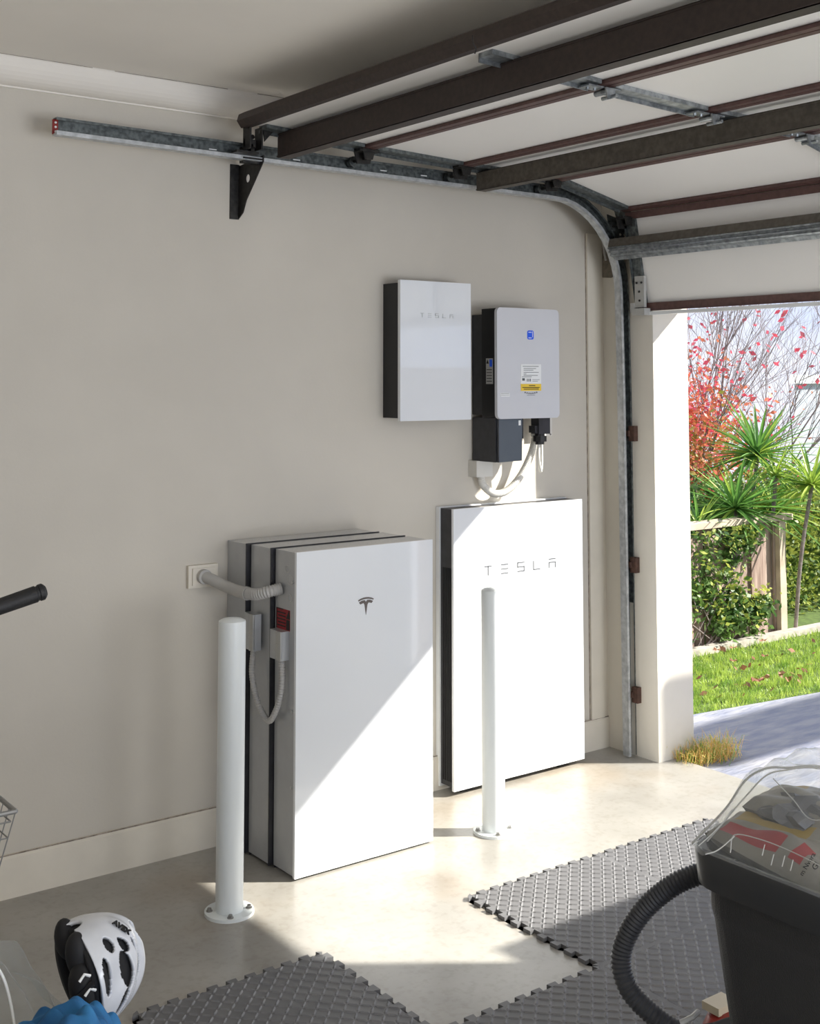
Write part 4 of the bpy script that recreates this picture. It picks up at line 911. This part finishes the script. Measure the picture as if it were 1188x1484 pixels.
# spiky plants, each leaf its own part
def bladem(L, w_, m, nm='leaf'):
    vs = []; fs = []; n = 5
    for i in range(n+1):
        t = i/n; ww = w_*(.55+.9*t-1.45*t*t)*1.2 if t < 1 else 0; z = -L*.16*t*t; x = L*t
        vs += [(x, -ww, z+ww*.45), (x, 0, z), (x, ww, z+ww*.45)]
    for i in range(n):
        a = 3*i; fs += [(a, a+3, a+4, a+1), (a+1, a+4, a+5, a+2)]
    me = bpy.data.meshes.new(nm); me.from_pydata(vs, [], fs); me.materials.append(m); return me
BL = [bladem(.46, .016, YUC), bladem(.42, .015, YUC), bladem(.46, .016, YUCY), bladem(.38, .014, YUCY)]
def yucca(px, py, dep, n, sc, lime, label):
    c = at(px, py, dep); t = thing('yucca', label, 'plant', (c.x, c.y, -.02), 'spiky yuccas behind the fence')
    bm = nb(); q = spl([(c.x+rnd(-.12, .12), c.y+.1, -.02), (c.x+rnd(-.08, .08), c.y+.05, c.z*.5), tuple(c)], 6); tube(bm, q, .013, 8); fin('stem', bm, BARK, t)
    for k in range(n):
        el = math.asin(max(-1, min(1, -.38+1.3*((k+.5)/n)))); az = k*2.39996+rnd(-.2, .2)
        o = bpy.data.objects.new('leaf', BL[(2 if R.random() < lime else 0)+(k % 2)]); C.objects.link(o); o.parent = t
        o.location = c-ORG[t]; o.rotation_euler = (rnd(-.4, .4), -el, az); s = sc*rnd(.85, 1.15); o.scale = (s, s, s)
yucca(1098, 660, 8.6, 110, 1.0, .2, 'tallest spiky yucca head, against the pale sky')
yucca(1066, 738, 8.2, 100, 1.0, .15, 'spiky dark green yucca head lowest left, just above the fence rail')
yucca(1124, 690, 8.3, 46, .62, .9, 'small lime green yucca head in the middle of the group')
yucca(1176, 704, 8.3, 80, .85, .8, 'lime green yucca head farthest right')
yucca(1120, 738, 8.7, 80, .95, .5, 'drooping yucca head behind the right end of the fence rail')
yucca(1012, 765, 8.0, 50, .7, .4, 'low yucca tuft next to the sunlit door jamb')
# red leaved tree
tr = thing('maple_tree', 'bare branched tree with a low crown of red autumn leaves', 'tree', (7.65, 6.6, 0))
bm = nb(); tips = []
def branch(p, d, L, r, lvl):
    n = 5; pts = [p]; rs = [r]; dd = d.normalized()
    for i in range(n):
        dd = (dd+Vector((R.gauss(0, .10), R.gauss(0, .10), R.gauss(.03, .06)))).normalized(); pts.append(pts[-1]+dd*L/n); rs.append(r*(1-.75*(i+1)/n))
    tube(bm, pts, rs, 5 if lvl < 2 else 3, cap=False)
    for q in pts[2:]: tips.append((q, lvl))
    if lvl < 3:
        for i in range(1, n+1):
            for _ in range(2 if lvl < 2 else 1):
                if R.random() < .85:
                    nd = (dd+Vector((R.gauss(0, .45), R.gauss(0, .45), R.gauss(.15, .3)))).normalized(); branch(pts[i], nd, L*rnd(.42, .62), rs[i]*.62+.0006, lvl+1)
base = Vector((7.65, 6.6, .1))
tube(bm, [(7.65, 6.6, -.02), (7.65, 6.6, .3)], .05, 8)
for (a, up, L) in ((-.1, 1.6, 2.6), (.15, 1.5, 2.6), (.42, 1.2, 2.7), (.75, .95, 2.8), (1.0, .72, 2.8), (-.35, 1.3, 2.4), (1.15, .5, 2.3), (.2, 1.1, 2.2)):
    branch(base+Vector((rnd(-.08, .08), rnd(-.08, .08), .1)), RT*a+UP*up+FW*rnd(-.25, .25), L, .011, 0)
fin('branches', bm, BARK, tr, kind='stuff')
def redpt():
    u = R.random(); lx = abs(R.gauss(0, .33)); p = base+RT*(lx-.15)+FW*R.gauss(0, .35)
    zc = 1.30-.25*lx; return (p.x, p.y, max(.55, zc+R.gauss(0, .27)))
fastmesh('red_leaves', *leafcloud(2600, redpt, .05), LRED, tr)
fastmesh('olive_leaves', *leafcloud(1500, lambda: (lambda q: (q[0], q[1], max(.4, q[2]-.38)))(redpt()), .06), LORG, tr)
fastmesh('pink_leaves', *leafcloud(900, lambda: (lambda q: (q[0], q[1], q[2]+.12))(redpt()), .045), LRED2, tr)
cs = [t for t, l in tips if t.z < 2.3 and l > 0]
def cpt():
    q = R.choice(cs); return (q.x+rnd(-.03, .03), q.y+rnd(-.03, .03), q.z+rnd(-.03, .03))
fastmesh('crimson_leaves', *leafcloud(240, cpt, .06), LRED2, tr)
# pale building behind
hs_ = thing('pale_outbuilding', 'pale rendered outbuilding with a white fascia behind the garden', 'building', (13, 9.5, 0))
def quad(e, z0, z1):
    A = Vector((11.87, 8.62, z0)); d = Vector((.98, -.2, 0)); g = (FW+RT*.36).normalized(); bm = nb()
    prism(bm, [A-d*e-g*e, A+d*5-g*e, A+d*5+g*3, A-d*e+g*3], (0, 0, z1-z0)); return bm
fin('wall', quad(0, -.02, 1.62), HOUSEM, hs_); fin('fascia', quad(.06, 1.62, 1.72), PWHITE, hs_)
# tuft of dry grass at the jamb, fallen leaves
vs = []; fs = []
for k in range(620):
    u = R.random(); x = 4.22+.30*u+R.gauss(0, .02); y = 3.70+R.gauss(0, .035)-.02*u; h = rnd(.04, .13)*(1 if u > .35 else .75); a = rnd(0, 2*PI); l = rnd(.02, .09); dx, dy = l*math.cos(a), l*math.sin(a)-.01; w_ = .0018; n = len(vs); z0 = -.02
    vs += [(x-w_, y, z0), (x+w_, y, z0), (x+dx*.4+w_*.8, y+dy*.4, z0+h*.7), (x+dx*.4-w_*.8, y+dy*.4, z0+h*.7), (x+dx, y+dy, z0+h*(1 if l < .06 else .7))]
    fs += [(n, n+1, n+2, n+3), (n+3, n+2, n+4)]
o = fastmesh('grass_tuft', vs, fs, [TUFT, GRASS], None, kind=None, mi=[(1 if R.random() < .3 else 0) for _ in fs], label='tuft of dry yellow grass at the foot of the door jamb', cat='plant')
def fallen(x, y, s, label, z=.012):
    bm = nb(); a = rnd(0, 6); pts = []
    vs_ = [bm.verts.new((x+s*r*math.cos(a+t), y+s*r*math.sin(a+t)*.7, z+s*h)) for (t, r, h) in ((0, 1, .5), (.8, .7, .1), (1.5, .9, .35), (2.4, .65, .1), (3.1, 1, .4), (4, .7, .05), (4.8, .9, .3), (5.5, .6, .1))]; c = bm.verts.new((x, y, z+s*.15))
    for i in range(8): bm.faces.new((vs_[i], vs_[(i+1) % 8], c))
    fin('fallen_leaf', bm, DEADL, None, smooth='open', label=label, cat='leaf', group='fallen leaves')
fallen(5.62, 4.36, .055, 'large brown fallen leaf standing up on the lawn near the driveway')
for k, (x, y) in enumerate(((6.05, 5.0), (6.18, 4.98), (6.5, 5.0), (5.9, 4.75), (6.15, 4.72))):
    fallen(x, y, .035, ['small brown leaf on the lawn nearest the fence foot, left', 'small brown leaf beside the garden edging, next to the leftmost one', 'small brown leaf at the garden edging below the fence end', 'brown leaf in the middle of the lawn, left one', 'brown leaf in the middle of the lawn, right one'][k])
fastmesh('leaf_litter', *leafcloud(90, lambda: (lambda x: (x, 4.29-(x-4.36)*.128+.06+abs(R.gauss(0, 1))*.4, rnd(.0, .02)))(rnd(5.0, 7.2)), .05), DEADL, None, label='scattered small dead leaves among the lawn grass', cat='leaves')
# unseen wall and beam added out of frame to shade floor, driveway and doorway
fin('shade_wall', bx(4.5, 9, 1.22, 1.34, -.12, 1.75), WOOD, kind='structure')
cp = thing('shade_beam', 'deep white beam on posts, added out of frame to cast shade on the driveway', 'beam', (9.6, 1.33, -.02))
fin('beam', bx(7.45, 12.2, 1.35, 1.40, 2.56, 3.10), PWHITE, cp, bev=.005)
for x in (9.6, 12.0): fin('post', bx(x, x+.09, 1.35, 1.44, -.02, 2.56), PWHITE, cp, bev=.003)
